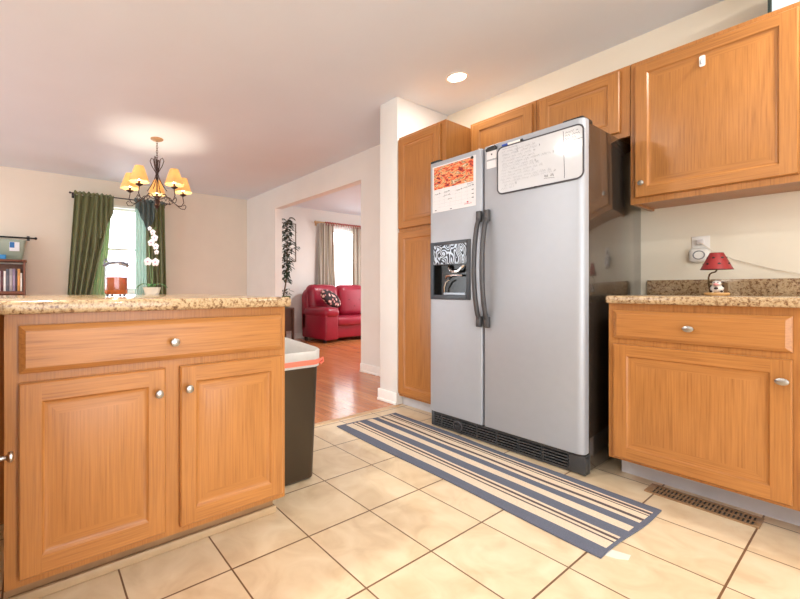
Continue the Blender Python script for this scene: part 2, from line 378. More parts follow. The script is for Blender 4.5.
def base_profile(b, pts, n, h=0.095, t=0.014):
    (x0, y0), (x1, y1) = pts
    nx, ny = n
    b.box(min(x0, x1, x0 + nx * t, x1 + nx * t), min(y0, y1, y0 + ny * t, y1 + ny * t), 0, max(x0, x1, x0 + nx * t, x1 + nx * t), max(y0, y1, y0 + ny * t, y1 + ny * t), h, bev=0.004)
    q = t * 1.7
    b.box(min(x0, x1, x0 + nx * q, x1 + nx * q), min(y0, y1, y0 + ny * q, y1 + ny * q), 0, max(x0, x1, x0 + nx * q, x1 + nx * q), max(y0, y1, y0 + ny * q, y1 + ny * q), 0.022, bev=0.006)
b = MB(); base_profile(b, ((XW, 2.377), (XW, OY0)), (-1, 0)); base_profile(b, ((XW, OY1), (XW, YB)), (-1, 0)); struct(b.build('baseboard_right', WHITE))
b = MB(); base_profile(b, ((2.376, 2.172), (2.376, 2.377)), (-1, 0)); base_profile(b, ((2.376, 2.363), (XW - 0.02, 2.363)), (0, 1)); struct(b.build('baseboard_stub', WHITE))
b = MB(); base_profile(b, ((XL, YB), (XW - 0.02, YB)), (0, -1)); struct(b.build('baseboard_back', WHITE))
b = MB(); base_profile(b, ((XW + LT, YB), (XE, YB)), (0, -1)); struct(b.build('baseboard_living', WHITE))

# ---------------------------------------------------------------- cabinets
def door_mb(w, h, y0=0.0):
    t = bmesh.new()
    loops = [(0, .019), (0, .004), (.004, 0), (.052, 0), (.058, .006), (.064, .008), (.068, .008), (.094, .0015)]
    R = []
    for i, y in loops:
        R.append([t.verts.new((x, y0 + y, z)) for x, z in ((i, i), (w - i, i), (w - i, h - i), (i, h - i))])
    for k, (a, c) in enumerate(zip(R, R[1:])):
        i0, i1 = loops[k][0], loops[k + 1][0]
        if k == 2:   # frame: full-height stiles, rails between
            y = y0
            def quad(x0, z0, x1, z1, mi):
                f = t.faces.new([t.verts.new(p) for p in ((x0, y, z0), (x1, y, z0), (x1, y, z1), (x0, y, z1))]); f.material_index = mi
            quad(i0, i0, i1, h - i0, 0); quad(w - i1, i0, w - i0, h - i0, 0)
            quad(i1, i0, w - i1, i1, 1); quad(i1, h - i1, w - i1, h - i0, 1)
            continue
        for q in range(4):
            f = t.faces.new((a[q], a[(q + 1) % 4], c[(q + 1) % 4], c[q])); f.material_index = 1 if q in (0, 2) else 0
    t.faces.new(R[-1]).material_index = 0
    t.faces.new(R[0][::-1]).material_index = 0
    m = MB(); m._merge(t, None); return m
def drawer_mb(w, h):
    t = bmesh.new(); loops = [(0, .019), (0, .010), (.004, .007), (.016, 0.0)]
    R = [[t.verts.new((x, y, z)) for x, z in ((i, i), (w - i, i), (w - i, h - i), (i, h - i))] for i, y in loops]
    for a, c in zip(R, R[1:]):
        for q in range(4): t.faces.new((a[q], a[(q + 1) % 4], c[(q + 1) % 4], c[q]))
    t.faces.new(R[-1]); t.faces.new(R[0][::-1])
    for f in t.faces: f.material_index = 1
    m = MB(); m._merge(t, None); return m
def knob_mb(oval=1.3):
    b = MB()
    b.lathe([(0, 0.0), (.007, 0), (.006, .004), (.0048, .010), (.0055, .015), (.011, .019), (.0135, .023), (.0125, .0275), (.008, .030), (0, .031)], seg=20, mat=RX(PI / 2), sx=1)
    for v in b.bm.verts:
        if v.co.y < -0.014: v.co.x *= oval
    return b
def cabinet(name, label, cat, loc, rot, w, z0, z1, depth, fronts, toe=0.0, toe_in=0.13, toe_mat=None, group=None, sides=True):
    e = thing(name, label, cat, loc, rot, group)
    b = MB(); fy = 0.0205
    zb = z0 + (toe if toe else 0)
    # face frame plate, carcass of panels
    b.box(0, fy, zb, w, fy + 0.02, z1, 0)
    b.box(0, fy + 0.02, zb, 0.016, depth, z1, 0); b.box(w - 0.016, fy + 0.02, zb, w, depth, z1, 0)
    b.box(0.016, fy + 0.02, zb + 0.012, w - 0.016, depth, zb + 0.03, 1); b.box(0.016, fy + 0.02, z1 - 0.018, w - 0.016, depth, z1, 1)
    b.box(0.016, depth - 0.012, zb + 0.03, w - 0.016, depth, z1 - 0.018, 0)
    b.build('body', OAK2, e)
    if toe:
        b = MB(); b.box(0, toe_in, z0, w, toe_in + 0.015, zb); b.box(0, toe_in + 0.015, z0, 0.015, depth, zb); b.box(w - 0.015, toe_in + 0.015, z0, w, depth, zb)
        b.build('toe_kick', toe_mat or OAKH, e)
    for (kind, x0, x1, a, c, kx, kz, ov) in fronts:
        mb = door_mb(x1 - x0, c - a) if kind == 'door' else drawer_mb(x1 - x0, c - a)
        o = mb.build(kind, OAK2, e, 20); o.location = (x0, 0, a)
        if kx is not None:
            k = knob_mb(ov).build('knob', NICKEL, o); k.location = (kx - x0, 0.0008, kz - a)
    return e
R90 = -PI / 2
CB, CT = 0.848, 0.8848
TOEI = M('scuffed_toe_board', srgb(152, 116, 80), 0.5, noise=0.15, nscale=14); SHOE = M('beige_moulding', srgb(196, 168, 132), 0.5, noise=0.08, nscale=14)
# island / peninsula: door plane Y=1.304, x from -.066 to .805
cabinet('island_cabinet', 'honey oak island base cabinet with one wide drawer above two doors', 'cabinet', (-0.066, 1.304, 0), 0, 0.879, 0, CB, 0.62,
        [('drawer', .032, .860, .685, .8165, .442, .744, 1.15), ('door', .032, .418, .13, .660, .393, .585, 1.0), ('door', .466, .860, .13, .660, .489, .588, 1.0)],
        toe=0.105, toe_in=0.115, toe_mat=TOEI)
b = MB(); b.box(-0.064, 1.405, 0.0, 0.825, 1.4180, 0.03, bev=0.006); tag(b.build('shoe_moulding', SHOE), 'beige shoe moulding strip along the foot of the island', 'moulding')
# corner run on the left, facing the camera aisle
cabinet('corner_cabinet', 'oak base cabinet at the far left edge, at right angles to the island', 'cabinet', (-0.070, 0.30, 0), PI / 2, 0.98, 0, CB, 0.60,
        [('door', .04, .42, .13, .8165, None, None, 1.0), ('door', .47, .93, .13, .8165, .897, .507, 1.0)],
        toe=0.105, toe_in=0.10, toe_mat=TOEI)
b = MB()
b.box(-0.72, 1.277, CB, 0.818, 2.42, CT, bev=0.012, seg=3)
b.box(-0.72, 0.29, CB, -0.066, 1.29, CT, bev=0.012, seg=3)
tag(b.build('granite_counter', GRANITE), 'speckled beige granite counter on the island holding the orange candle', 'countertop')
b = MB(); b.box(-0.72, 1.93, 0, 0.80, 2.03, CB - 0.001, bev=0.003)
tag(b.build('island_back_panel', OAKV), 'oak panel closing the rear of the island under the counter overhang', 'panel')

# right run: door plane X=2.262
XB = 2.262
TOEW = M('grey_white_toe_board', srgb(196, 194, 198), 0.5, noise=0.08, nscale=9)
TOEB = M('dark_toe_board', srgb(120, 92, 72), 0.5, noise=0.15, nscale=14)
cabinet('base_cabinet', 'honey oak base cabinet with drawer and single door beside the refrigerator', 'cabinet', (XB, 0.752, 0), R90, 0.5755, 0, CB, XW - XB - 0.003,
        [('drawer', .021, .557, .685, .8165, .286, .75, 1.35), ('door', .021, .557, .13, .6585, .535, .580, 1.35)], toe=0.115, toe_in=0.185, toe_mat=TOEW)
cabinet('sink_cabinet', 'oak base cabinet cut off by the right edge, next along from the drawer unit', 'cabinet', (XB, 0.176, 0), R90, 0.80, 0, CB, XW - XB - 0.003,
        [('drawer', .03, .385, .685, .8165, .20, .75, 1.35), ('door', .03, .385, .13, .6585, .34, .580, 1.35), ('drawer', .415, .77, .685, .8165, .60, .75, 1.35), ('door', .415, .77, .13, .6585, .46, .580, 1.35)], toe=0.115, toe_in=0.185, toe_mat=TOEB)
b = MB(); b.box(2.240, -0.63, CB, XW - 0.022, 0.754, CT, bev=0.010, seg=3)
b.box(XW - 0.024, -0.63, CB + 0.01, XW - 0.002, 0.80, 0.967, bev=0.004)
ct = b.build('granite_worktop', GRANITE); tag(ct, 'speckled granite worktop with low backsplash under the wall cabinet at right', 'countertop')
# upper cabinets: door plane X=2.66
XU = 2.665
cabinet('wall_cabinet', 'large oak wall cabinet with one big raised panel door above the worktop', 'cabinet', (XU, 0.786, 0), R90, 0.588, 1.372, 2.134, XW - XU - 0.003,
        [('door', .022, .573, 1.4035, 2.108, .054, 1.475, 1.0)])
cabinet('wall_cabinet', 'oak wall cabinet in the top right corner, cut off by the right edge', 'cabinet', (XU, 0.197, 0), R90, 0.588, 1.372, 2.134, XW - XU - 0.003,
        [('door', .020, .566, 1.4035, 2.108, .52, 1.475, 1.0)])
XO = XU
cabinet('fridge_top_cabinet', 'small oak cabinet above the refrigerator, nearer the large wall cabinet', 'cabinet', (XO, 1.271, 0), R90, 0.482, 1.749, 2.134, XW - XO - 0.003,
        [('door', .022, .440, 1.778, 2.115, None, None, 1)])
cabinet('fridge_top_cabinet', 'small oak cabinet above the refrigerator, next to the tall pantry', 'cabinet', (XO, 1.740, 0), R90, 0.466, 1.749, 2.134, XW - XO - 0.003,
        [('door', .025, .445, 1.778, 2.115, None, None, 1)])
XP = 2.374
cabinet('pantry_cabinet', 'tall oak pantry cabinet with two stacked doors between stub wall and refrigerator', 'cabinet', (XP, 2.1715, 0), R90, 0.4295, 0, 2.108, XW - XP - 0.003,
        [('door', .006, .392, 1.388, 2.088, None, None, 1), ('door', .006, .392, .095, 1.360, None, None, 1)], toe=0.075, toe_in=0.06, toe_mat=TOEW)

# ---------------------------------------------------------------- refrigerator
fr = thing('refrigerator', 'silver side by side refrigerator with black sides and a water dispenser', 'refrigerator', (2.2012, 1.7257, 0), R90)
FW, FZ0, FZ1, FD = 0.9000, 0.105, 1.752, 0.806
b = MB(); b.box(0.004, 0.072, 0.012, FW - 0.004, FD, 1.742, bev=0.006); b.box(0.03, 0.10, 0.0, 0.09, 0.18, 0.012); b.box(FW - 0.09, 0.10, 0.0, FW - 0.03, 0.18, 0.012)
b.box(0.03, FD - 0.1, 0, 0.09, FD - 0.03, 0.012); b.box(FW - 0.09, FD - 0.1, 0, FW - 0.03, FD - 0.03, 0.012)
b.build('case', BLACKG, fr)
split = 0.3795
def fridge_door(name, x0, x1, hole=None):
    b = MB(); rr_, dd_ = (.034, .03) if not hole else (.012, .012)
    if hole:
        hx0, hx1, hz0, hz1 = hole
        # rounded shell built as four slabs round the dispenser recess
        b.prism([(x0 + .006, .062), (x0, .056), (x0 + .001, .012), (x0 + .004, .004), (x0 + .012, 0)] + [(x1 - rr_ + rr_ * math.sin(q * PI / 16), dd_ - dd_ * math.cos(q * PI / 16)) for q in range(9)] + [(x1, .056), (x1 - .006, .062)], FZ0, FZ1, bev=.006)
    else: b.prism([(x0 + .006, .062), (x0, .056), (x0 + .001, .012), (x0 + .004, .004), (x0 + .012, 0)] + [(x1 - rr_ + rr_ * math.sin(q * PI / 16), dd_ - dd_ * math.cos(q * PI / 16)) for q in range(9)] + [(x1, .056), (x1 - .006, .062)], FZ0, FZ1, bev=.006)
    o = b.build(name, SILVER, fr, 40)
    if hole:
        hb = MB(); hb.box(hx0, -0.05, hz0, hx1, 0.052, hz1)
        c = hb.build('cut', SILVER, None, 0)
        md = o.modifiers.new('cut', 'BOOLEAN'); md.object = c; md.operation = 'DIFFERENCE'; md.solver = 'EXACT'
        c.parent = fr
        bpy.context.view_layer.update()
        dg = bpy.context.evaluated_depsgraph_get(); me = bpy.data.meshes.new_from_object(o.evaluated_get(dg))
        o.modifiers.clear(); o.data = me; me.set_sharp_from_angle(angle=math.radians(40))
        bpy.data.objects.remove(c)
    return o
fzd = fridge_door('freezer_door', 0.0, split - 0.005, (0.030, 0.275, 0.872, 1.200))
rfd = fridge_door('refrigerator_door', split + 0.005, FW)
b = MB(); b.box(0.01, 0.062, FZ0 + 0.01, split - 0.012, 0.072, FZ1 - 0.01); b.build('gasket', BLACK, fzd)
b = MB(); b.box(split + 0.012, 0.062, FZ0 + 0.01, FW - 0.01, 0.072, FZ1 - 0.01); b.build('gasket', BLACK, rfd)
def handle(x, par):
    z0, z1 = 0.69, 1.378
    pts = []; n = 22
    for k in range(n + 1):
        t = k / n; z = z0 + 0.05 + (z1 - z0 - 0.1) * t
        bow = min(1, math.sin(PI * t) * 2.1) ** 1.0
        s = math.sin(PI * t) ** 0.62 if 0 < k < n else 0
        pts.append((x, -0.014 - 0.052 * s, z))
    b = MB(); b.tube(pts, 0.0125, 10, flat=1.15)
    for za, zb in ((z0, z0 + 0.065), (z1 - 0.065, z1)): b.box(x - 0.0145, -0.026, za, x + 0.0145, 0.001, zb, bev=0.005)
    return b.build('handle', DGREY, par, 50)
handle(0.363, fzd); handle(0.413, rfd)
# dispenser
db = MB()
x0, x1, z0, z1 = 0.008, 0.300, 0.848, 1.222
for a in ((x0, z0, x0 + 0.026, z1), (x1 - 0.026, z0, x1, z1), (x0 + 0.026, z0, x1 - 0.026, z0 + 0.030), (x0 + 0.026, z1 - 0.022, x1 - 0.026, z1)):
    db.box(a[0], -0.008, a[1], a[2], 0.004, a[3], bev=0.004)
db.build('dispenser_frame', M('slate_plastic', srgb(66, 72, 80), 0.4), fzd)
db = MB(); db.box(0.031, 0.04, 0.874, 0.274, 0.051, 1.075); db.box(0.031, 0.0, 0.874, 0.036, 0.04, 1.075); db.box(0.269, 0, 0.874, 0.274, 0.04, 1.075); db.box(0.036, 0.0, 1.07, 0.269, 0.04, 1.075)
db.build('dispenser_cavity', M('black_gloss_plastic', (0.01, 0.01, 0.01, 1), 0.15), fzd)
def zebra():
    m = bpy.data.materials.new('zebra_print'); m.use_nodes = True; nt = m.node_tree; N, L, bb = nodes(m)
    tc = N.new('ShaderNodeTexCoord'); mp = N.new('ShaderNodeMapping'); mp.inputs['Rotation'].default_value = (0, 0.25, 0); mp.inputs['Scale'].default_value = (1.3, 1, 0.75); L.new(tc.outputs['Object'], mp.inputs[0])
    w = N.new('ShaderNodeTexNoise'); w.inputs['Scale'].default_value = 16; w.inputs['Detail'].default_value = 0.5; L.new(mp.outputs[0], w.inputs['Vector'])
    m1 = N.new('ShaderNodeMath'); m1.operation = 'MULTIPLY'; m1.inputs[1].default_value = 62; L.new(w.outputs['Fac'], m1.inputs[0])
    m2 = N.new('ShaderNodeMath'); m2.operation = 'SINE'; L.new(m1.outputs[0], m2.inputs[0])
    r = ramp(nt, [(0.0, srgb(30, 40, 56)), (0.02, srgb(206, 220, 236))], True); L.new(m2.outputs[0], r.inputs['Fac']); L.new(r.outputs['Color'], bb.inputs['Base Color']); bb.inputs['Roughness'].default_value = 0.3
    return m
db = MB(); db.box(0.034, -0.006, 1.076, 0.274, 0.006, 1.200, bev=0.002); o = db.build('dispenser_panel', zebra(), fzd); o['label'] = 'black and white zebra patterned panel'
CHROME = M('chrome', (0.75, 0.75, 0.76, 1), 0.12, 1.0)
db = MB()
db.tube([(0.13, 0.03, 1.074), (0.14, 0.015, 1.04), (0.17, 0.008, 1.025), (0.21, 0.01, 1.03), (0.24, 0.02, 1.065)], 0.010, 10)
db.tube([(0.11, 0.02, 0.985), (0.125, 0.008, 1.0), (0.18, 0.004, 1.005), (0.235, 0.012, 1.0)], 0.007, 10)
db.tube([(0.10, 0.022, 0.885), (0.105, 0.012, 0.925), (0.122, 0.006, 0.96), (0.15, 0.004, 0.975)], 0.006, 10)
db.build('spout', CHROME, fzd)
db = MB()
for k in range(12): db.box(0.115 + k * 0.0125, -0.002, 0.882, 0.123 + k * 0.0125, 0.034, 0.888)
db.box(0.11, -0.003, 0.880, 0.265, 0.0, 0.893); db.box(0.11, 0.03, 0.880, 0.265, 0.036, 0.886)
db.build('drip_tray', M('grey_tray', srgb(150, 156, 164), .3, .6), fzd)
# base grille
b = MB(); b.box(0.0, 0.020, 0.006, FW, 0.072, 0.018); b.box(0, 0.020, 0.086, FW, 0.072, 0.100); b.box(0, 0.05, 0.018, FW, 0.072, 0.086)
b.box(0, 0.016, 0.006, 0.022, 0.06, 0.1, bev=0.004); b.box(FW - 0.075, 0.016, 0.006, FW, 0.06, 0.1, bev=0.006)
for k in range(4): z = 0.026 + k * 0.0155; b.box(0.022, 0.014, z, FW - 0.075, 0.05, z + 0.007)
for k in range(7): x = 0.07 + k * 0.125; b.box(x, 0.022, 0.018, x + 0.012, 0.05, 0.086)
b.build('base_grille', M('charcoal_plastic', (.05, .05, .052, 1), .35), fr)
b = MB(); b.lathe([(0.034, 0), (0.034, 0.012), (0.026, 0.014), (0.026, 0.004), (0, 0.004)], mat=RX(PI / 2)); b.box(-0.02, -0.012, -0.004, 0.02, -0.002, 0.004)
o = b.build('filter_cap', DGREY, fr); o.location = (0.205, 0.018, 0.052)
b = MB(); b.box(0.0, 0.004, 1.7515, 0.075, 0.10, 1.768, bev=0.006); b.build('hinge_cover', BLACK, fr)
b = MB(); b.box(FW - 0.11, 0.03, 1.743, FW - 0.015, 0.15, 1.772, bev=0.009); b.build('hinge_cover', BLACK, fr)

# things held on the refrigerator doors (local frame of the door plane)
def onfridge(name, label, cat, y, z, off=-0.0005):
    return thing(name, label, cat, (2.2012 + off, y, z), R90)
PEN = M('dry_marker_ink', srgb(124, 127, 138), 0.6); PEND = M('dark_marker_ink', srgb(50, 52, 64), 0.6)
def rrect(x0, z0, x1, z1, r, n=6):
    p = []
    for cx, cz, a0 in ((x1 - r, z1 - r, 0), (x0 + r, z1 - r, 90), (x0 + r, z0 + r, 180), (x1 - r, z0 + r, 270)):
        for k in range(n + 1): a = math.radians(a0 + 90 * k / n); p.append((cx + r * math.cos(a), cz + r * math.sin(a)))
    return p
def scribble(b, x, z, length, h, y, r=0.0011, gap=0.012, slope=0.0):
    cx = x
    while cx < x + length:
        w = random.uniform(0.018, 0.05); w = min(w, x + length - cx); n = max(4, int(w / 0.005)); pts = []
        for k in range(n + 1):
            pts.append((cx + w * k / n, y, z + slope * (cx - x) + (h * random.uniform(0.25, 0.55) * (1 if k % 2 else -1)) + h / 2))
        b.tube(pts, r, 4); cx += w + gap
wb = onfridge('whiteboard', 'whiteboard covered in faint handwriting on the right refrigerator door', 'whiteboard', 1.253, 1.4555)
WW, WH = 0.428, 0.262
b = MB(); b.prism(rrect(0, 0, WW, WH, 0.03), 0, 0.006, mat=RX(PI / 2)); b.build('board', M('glossy_white_board', srgb(206, 207, 211), 0.07), wb)
b = MB(); pr_ = rrect(0, 0, WW, WH, 0.03, 8); b.tube([(x, -0.005, z) for x, z in pr_], 0.0042, 8, closed=True); b.build('frame', M('charcoal_rim', srgb(66, 64, 70), 0.4), wb, 60)
b = MB()
for k in range(13): scribble(b, 0.018 + random.uniform(0, 0.02), WH - 0.038 - k * 0.0170, random.uniform(0.16, 0.30) if k < 11 else 0.07, 0.013, -0.0064, 0.0005, 0.010, random.uniform(-0.01, 0.02))
for k in range(3): scribble(b, 0.352, WH - 0.075 - k * 0.015, 0.06, 0.009, -0.0064, 0.0006)
b.build('writing', PEN, wb, 0)
b = MB(); b.tube([(0.340, -0.0064, WH - 0.012), (0.342, -0.0064, WH - 0.1), (0.346, -0.0064, 0.03), (0.345, -0.0064, 0.014)], 0.0011, 4)
scribble(b, 0.350, WH - 0.028, 0.055, 0.009, -0.0064, 0.0009); scribble(b, 0.348, WH - 0.044, 0.075, 0.010, -0.0064, 0.0009); scribble(b, 0.345, WH - 0.060, 0.05, 0.010, -0.0064, 0.0009)
b.tube([(0.345, -0.0064, WH - 0.069), (0.425, -0.0064, WH - 0.069)], 0.0008, 4)
scribble(b, 0.25, 0.038, 0.045, 0.014, -0.0064, 0.0011); b.tube([(0.25, -0.0064, 0.034), (0.30, -0.0064, 0.029)], 0.0008, 4)
b.tube([(0.028, -0.0064, WH - 0.014), (0.11, -0.0064, WH - 0.014), (0.112, -0.0064, WH - 0.05)], 0.0006, 4)
b.build('writing', PEND, wb, 0)
b = MB(); b.prism(rrect(0, 0, 0.016, 0.008, 0.003), 0, 0.004, mat=RX(PI / 2)); o = b.build('frame_clip', BLACK, wb); o.location = (0.2, -0.006, -0.005)
mk = onfridge('marker', 'blue dry erase marker on the top edge of the whiteboard', 'marker', 1.225, 1.7225)
b = MB(); b.lathe([(0, 0), (.005, 0), (.0065, .002), (.0065, .033), (0, .034)], seg=14, mat=RY(PI / 2)); b.build('cap', M('blue_plastic', srgb(34, 74, 170), 0.35), mk)
b = MB(); b.lathe([(.006, .034), (.006, .1), (.0045, .106), (0, .106)], seg=14, mat=RY(PI / 2)); b.lathe([(.0065, .103), (.0065, .112), (0, .113)], seg=14, mat=RY(PI / 2), mi=1); b.build('barrel', [WHITE, BLACK], mk)
for o in list(mk.children): o.location.y = -0.0075
mk.location.z = 1.7255
nt_ = onfridge('clipped_note', 'white notes under a black magnetic clip left of the whiteboard', 'note', 1.3215, 1.617)
b = MB(); b.box(0, -0.0012, 0.05, 0.060, 0, 0.108); b.box(0, -0.0016, 0.0, 0.060, -0.0002, 0.044); b.build('paper', M('note_paper', srgb(226, 222, 224), 0.6), nt_)
b = MB(); b.tube([(0.003, -0.0018, 0.052), (0.058, -0.0018, 0.052)], 0.0008, 4); b.tube([(0.028, -0.0018, 0.08), (0.034, -0.0018, 0.08)], 0.004, 6); b.build('print', PEND, nt_, 0)
b = MB(); b.prism([(0, 0), (0.062, 0), (0.066, 0.012), (0.054, 0.026), (0.012, 0.024), (-0.003, 0.012)], 0, 0.012, mat=T(0, 0, 0.100) @ RX(PI / 2), bev=0.003); b.build('clip', BLACK, nt_)
cal = onfridge('calendar', 'wall calendar with an orange food photograph on the freezer door', 'calendar', 1.702, 1.419)
b = MB(); b.box(0, -0.002, 0, 0.312, 0, 0.304); b.build('page', M('calendar_paper', srgb(222, 220, 222), 0.45), cal)
def food():
    m = bpy.data.materials.new('food_photo'); m.use_nodes = True; nt = m.node_tree; N, L, bb = nodes(m)
    tc = N.new('ShaderNodeTexCoord'); mp = N.new('ShaderNodeMapping'); mp.inputs['Scale'].default_value = (1, 1, 2.2); mp.inputs['Rotation'].default_value = (0, 0.2, 0); L.new(tc.outputs['Object'], mp.inputs[0])
    n = N.new('ShaderNodeTexNoise'); n.inputs['Scale'].default_value = 24; n.inputs['Detail'].default_value = 3; n.inputs['Distortion'].default_value = 0.6; L.new(mp.outputs[0], n.inputs['Vector'])
    r = ramp(nt, [(0.34, srgb(86, 30, 36)), (0.42, srgb(186, 54, 40)), (0.48, srgb(232, 116, 66)), (0.54, srgb(240, 176, 124)), (0.6, srgb(112, 84, 50)), (0.66, srgb(226, 200, 170))]); L.new(n.outputs['Fac'], r.inputs['Fac']); L.new(r.outputs['Color'], bb.inputs['Base Color']); bb.inputs['Roughness'].default_value = 0.3
    return m
b = MB(); b.box(0.012, -0.003, 0.150, 0.296, -0.0015, 0.296); o = b.build('photograph', food(), cal); o['label'] = 'orange and red food photograph'
b = MB()
for k in range(6): b.tube([(0.012, -0.0023, 0.030 + k * 0.0225), (0.296, -0.0023, 0.030 + k * 0.0225)], 0.0003, 3)
for k in range(8): b.tube([(0.012 + k * 0.0405, -0.0023, 0.030), (0.012 + k * 0.0405, -0.0023, 0.1425)], 0.0003, 3)
b.build('grid', M('grey_print', srgb(176, 178, 186), 0.6), cal, 0)
b = MB()
for (x, z, l) in ((0.02, 0.115, 0.04), (0.085, 0.095, 0.05), (0.09, 0.118, 0.04), (0.18, 0.112, 0.04), (0.23, 0.118, 0.05), (0.255, 0.135, 0.04), (0.12, 0.07, 0.03)): scribble(b, x, z, l, 0.009, -0.0028, 0.0008, 0.006, 0.1)
for (x, z) in ((0.02, 0.014), (0.135, 0.008), (0.286, 0.052), (0.286, 0.075), (0.286, 0.10), (0.286, 0.128)): b.tube([(x, -0.0023, z), (x + 0.012, -0.0023, z)], 0.0022, 5)
b.build('handwriting', PEND, cal, 0)
b = MB(); b.tube([(0.235, -0.0023, 0.020), (0.285, -0.0023, 0.020)], 0.0012, 4); b.tube([(0.254, -0.0023, 0.030), (0.262, -0.0023, 0.030)], 0.004, 6); b.build('red_print', M('red_print', srgb(206, 50, 70), 0.5), cal, 0)
b = MB(); b.lathe([(0, 0), (.008, 0), (.008, .004), (.005, .006), (0, .006)], seg=16, mat=RX(PI / 2)); o = b.build('magnet', BLACK, cal); o.location = (0.290, -0.003, 0.293)

# ---------------------------------------------------------------- wall things at right
ot = thing('wall_outlet', 'white outlet plate with a round plug-in unit above the worktop', 'outlet', (XW, 0.613, 1.062), R90)
b = MB(); b.box(0.002, -0.005, 0.028, 0.074, 0, 0.142, bev=0.003); b.build('cover_plate', WHITE, ot)
b = MB(); b.box(-0.006, -0.030, 0.0, 0.078, -0.0045, 0.076, bev=0.016, seg=4); b.build('plug_in_unit', WHITE, ot)
b = MB(); b.tube([(0.036 + 0.022 * math.cos(a), -0.031, 0.038 + 0.022 * math.sin(a)) for a in [2 * PI * k / 28 for k in range(28)]], 0.0028, 6, closed=True); b.build('ring', M('grey_ring', srgb(140, 140, 146), 0.4), ot)
b = MB(); b.box(0.022, -0.022, 0.094, 0.052, -0.004, 0.122, bev=0.006); b.build('plug', M('plug_grey', srgb(214, 210, 210), 0.4), ot)
b = MB(); b.tube([(0.037, -0.02, 0.108), (0.055, -0.03, 0.09), (0.09, -0.03, 0.055), (0.16, -0.02, 0.01), (0.30, -0.012, -0.05), (0.44, -0.030, -0.092), (0.50, -0.030, -0.0885)], 0.0022, 6); b.build('cord', M('white_cord', srgb(232, 224, 208), 0.5), ot)

ll = thing('table_lamp', 'small lamp with red spotted shade and a cow figurine base', 'lamp', (2.76, 0.471, CT + 0.0005))
b = MB(); b.lathe([(0, 0), (.042, 0), (.045, .004), (.045, .009), (.042, .013), (0, .013)], seg=36); b.build('base', M('pale_wood_disc', srgb(206, 160, 100), 0.45, noise=0.1), ll)
b = MB(); b.tube([(0.0, 0.022, .012), (0.0, 0.027, .05), (0.0, 0.028, .085), (0, 0.024, .103), (0, 0.016, .110), (0, 0.004, .114), (0, 0, .122), (0, 0, .150)], 0.0035, 8); b.build('stem', M('antique_brass', srgb(96, 72, 44), 0.35, 0.8), ll)
b = MB(); b.ball((-.005, -.002, .034), .02, 0, (1, 1.25, 1)); b.ball((-.022, -.004, .058), .0145, 0, (1, 1.15, .95)); b.ball((-.034, -.004, .053), .008, 2, (1, 1.3, .8))
for s in (-1, 1):
    b.ball((-.020, -.004 + s * .019, .064), .0055, 1, (0.7, 1.3, .7)); b.ball((-.010, -.002 + s * .016, .018), .008, 0, (1.3, 1, .7)); b.ball((-.019, -.002 + s * .018, .0185), .0055, 1)
    b.ball((-.0345, -.004 + s * .0065, .062), .0024, 1); b.ball((-.004, -.002 + s * .019, .042), .009, 1, (1, .6, 1))
b.ball((-.022, -.002, .034), .007, 1, (.6, 1.2, 1)); b.ball((-.012, -.004, .071), .006, 1, (1, 1, .6))
b.build('figurine', [M('glazed_white', srgb(236, 228, 222), 0.25), M('glazed_dark', srgb(50, 30, 32), 0.25), M('glazed_pink', srgb(226, 150, 150), 0.3)], ll)
b = MB(); b.box(0.016, -0.034, .013, 0.034, -0.016, .062, bev=0.005); b.build('post', M('dark_bark', srgb(110, 84, 56), 0.7, noise=0.2), ll)
RED = cloth_trans('red_shade', srgb(160, 36, 36), 0.12, rough=0.5)
b = MB(); b.lathe([(.0575, .126), (.024, .207), (.0227, .207), (.0561, .126), (.0575, .126)], seg=40)
sh = b.build('lamp_shade', RED, ll)
b = MB()
for k in range(7):
    for (t, off) in ((0.32, 0), (0.68, 0.45)):
        a = (k + off) * 2 * PI / 7 + 2.6; r = .0575 + (.024 - .0575) * t; z = .126 + .081 * t
        b.ball((r * math.cos(a), r * math.sin(a), z), .0058, 0, (0.25, 1, 1), 2, RZ(a) )
b.build('spots', M('black_spots', (0.02, 0.01, 0.01, 1), 0.6), sh)
b = MB(); b.tube([(.0575 * math.cos(a), .0575 * math.sin(a), .126) for a in [2 * PI * k / 40 for k in range(40)]], .0013, 6, closed=True); b.build('shade_trim', M('dark_red_trim', srgb(70, 14, 16), 0.5), sh)

hk = thing('adhesive_hook', 'small white adhesive hook stuck on the large wall cabinet door', 'hook', (XU + 0.0008, 0.5135, 1.987), R90)
b = MB(); b.prism(rrect(0, 0, 0.021, 0.052, 0.007), 0, 0.004, mat=RX(PI / 2)); b.build('backing', WHITE, hk)
b = MB(); b.tube([(0.0105, -0.003, 0.036), (0.0105, -0.008, 0.026), (0.0105, -0.010, 0.014), (0.0105, -0.018, 0.010), (0.0105, -0.021, 0.018)], [.005, .0055, .005, .0045, .004], 8); b.build('hook_arm', M('hook_grey', srgb(206, 208, 214), 0.3), hk)

bx = thing('storage_tray', 'pale blue tray with a dark end on top of the right wall cabinet', 'tray', (2.79, 0.312, 2.1345), R90)
b = MB(); b.box(0.012, 0, 0, 0.46, 0.006, 0.22, bev=0.002); b.box(0.012, 0.15, 0, 0.46, 0.156, 0.22, bev=0.002); b.box(0.012, 0.006, 0, 0.46, 0.15, 0.006); b.box(0.454, 0.006, 0.006, 0.46, 0.15, 0.22)
b.build('shell', M('pale_blue_plastic', srgb(206, 226, 242), 0.3), bx)
b = MB(); b.box(0, -0.003, 0, 0.013, 0.159, 0.225, bev=0.003); b.build('end_panel', M('dark_green_plastic', srgb(34, 48, 44), 0.4), bx)

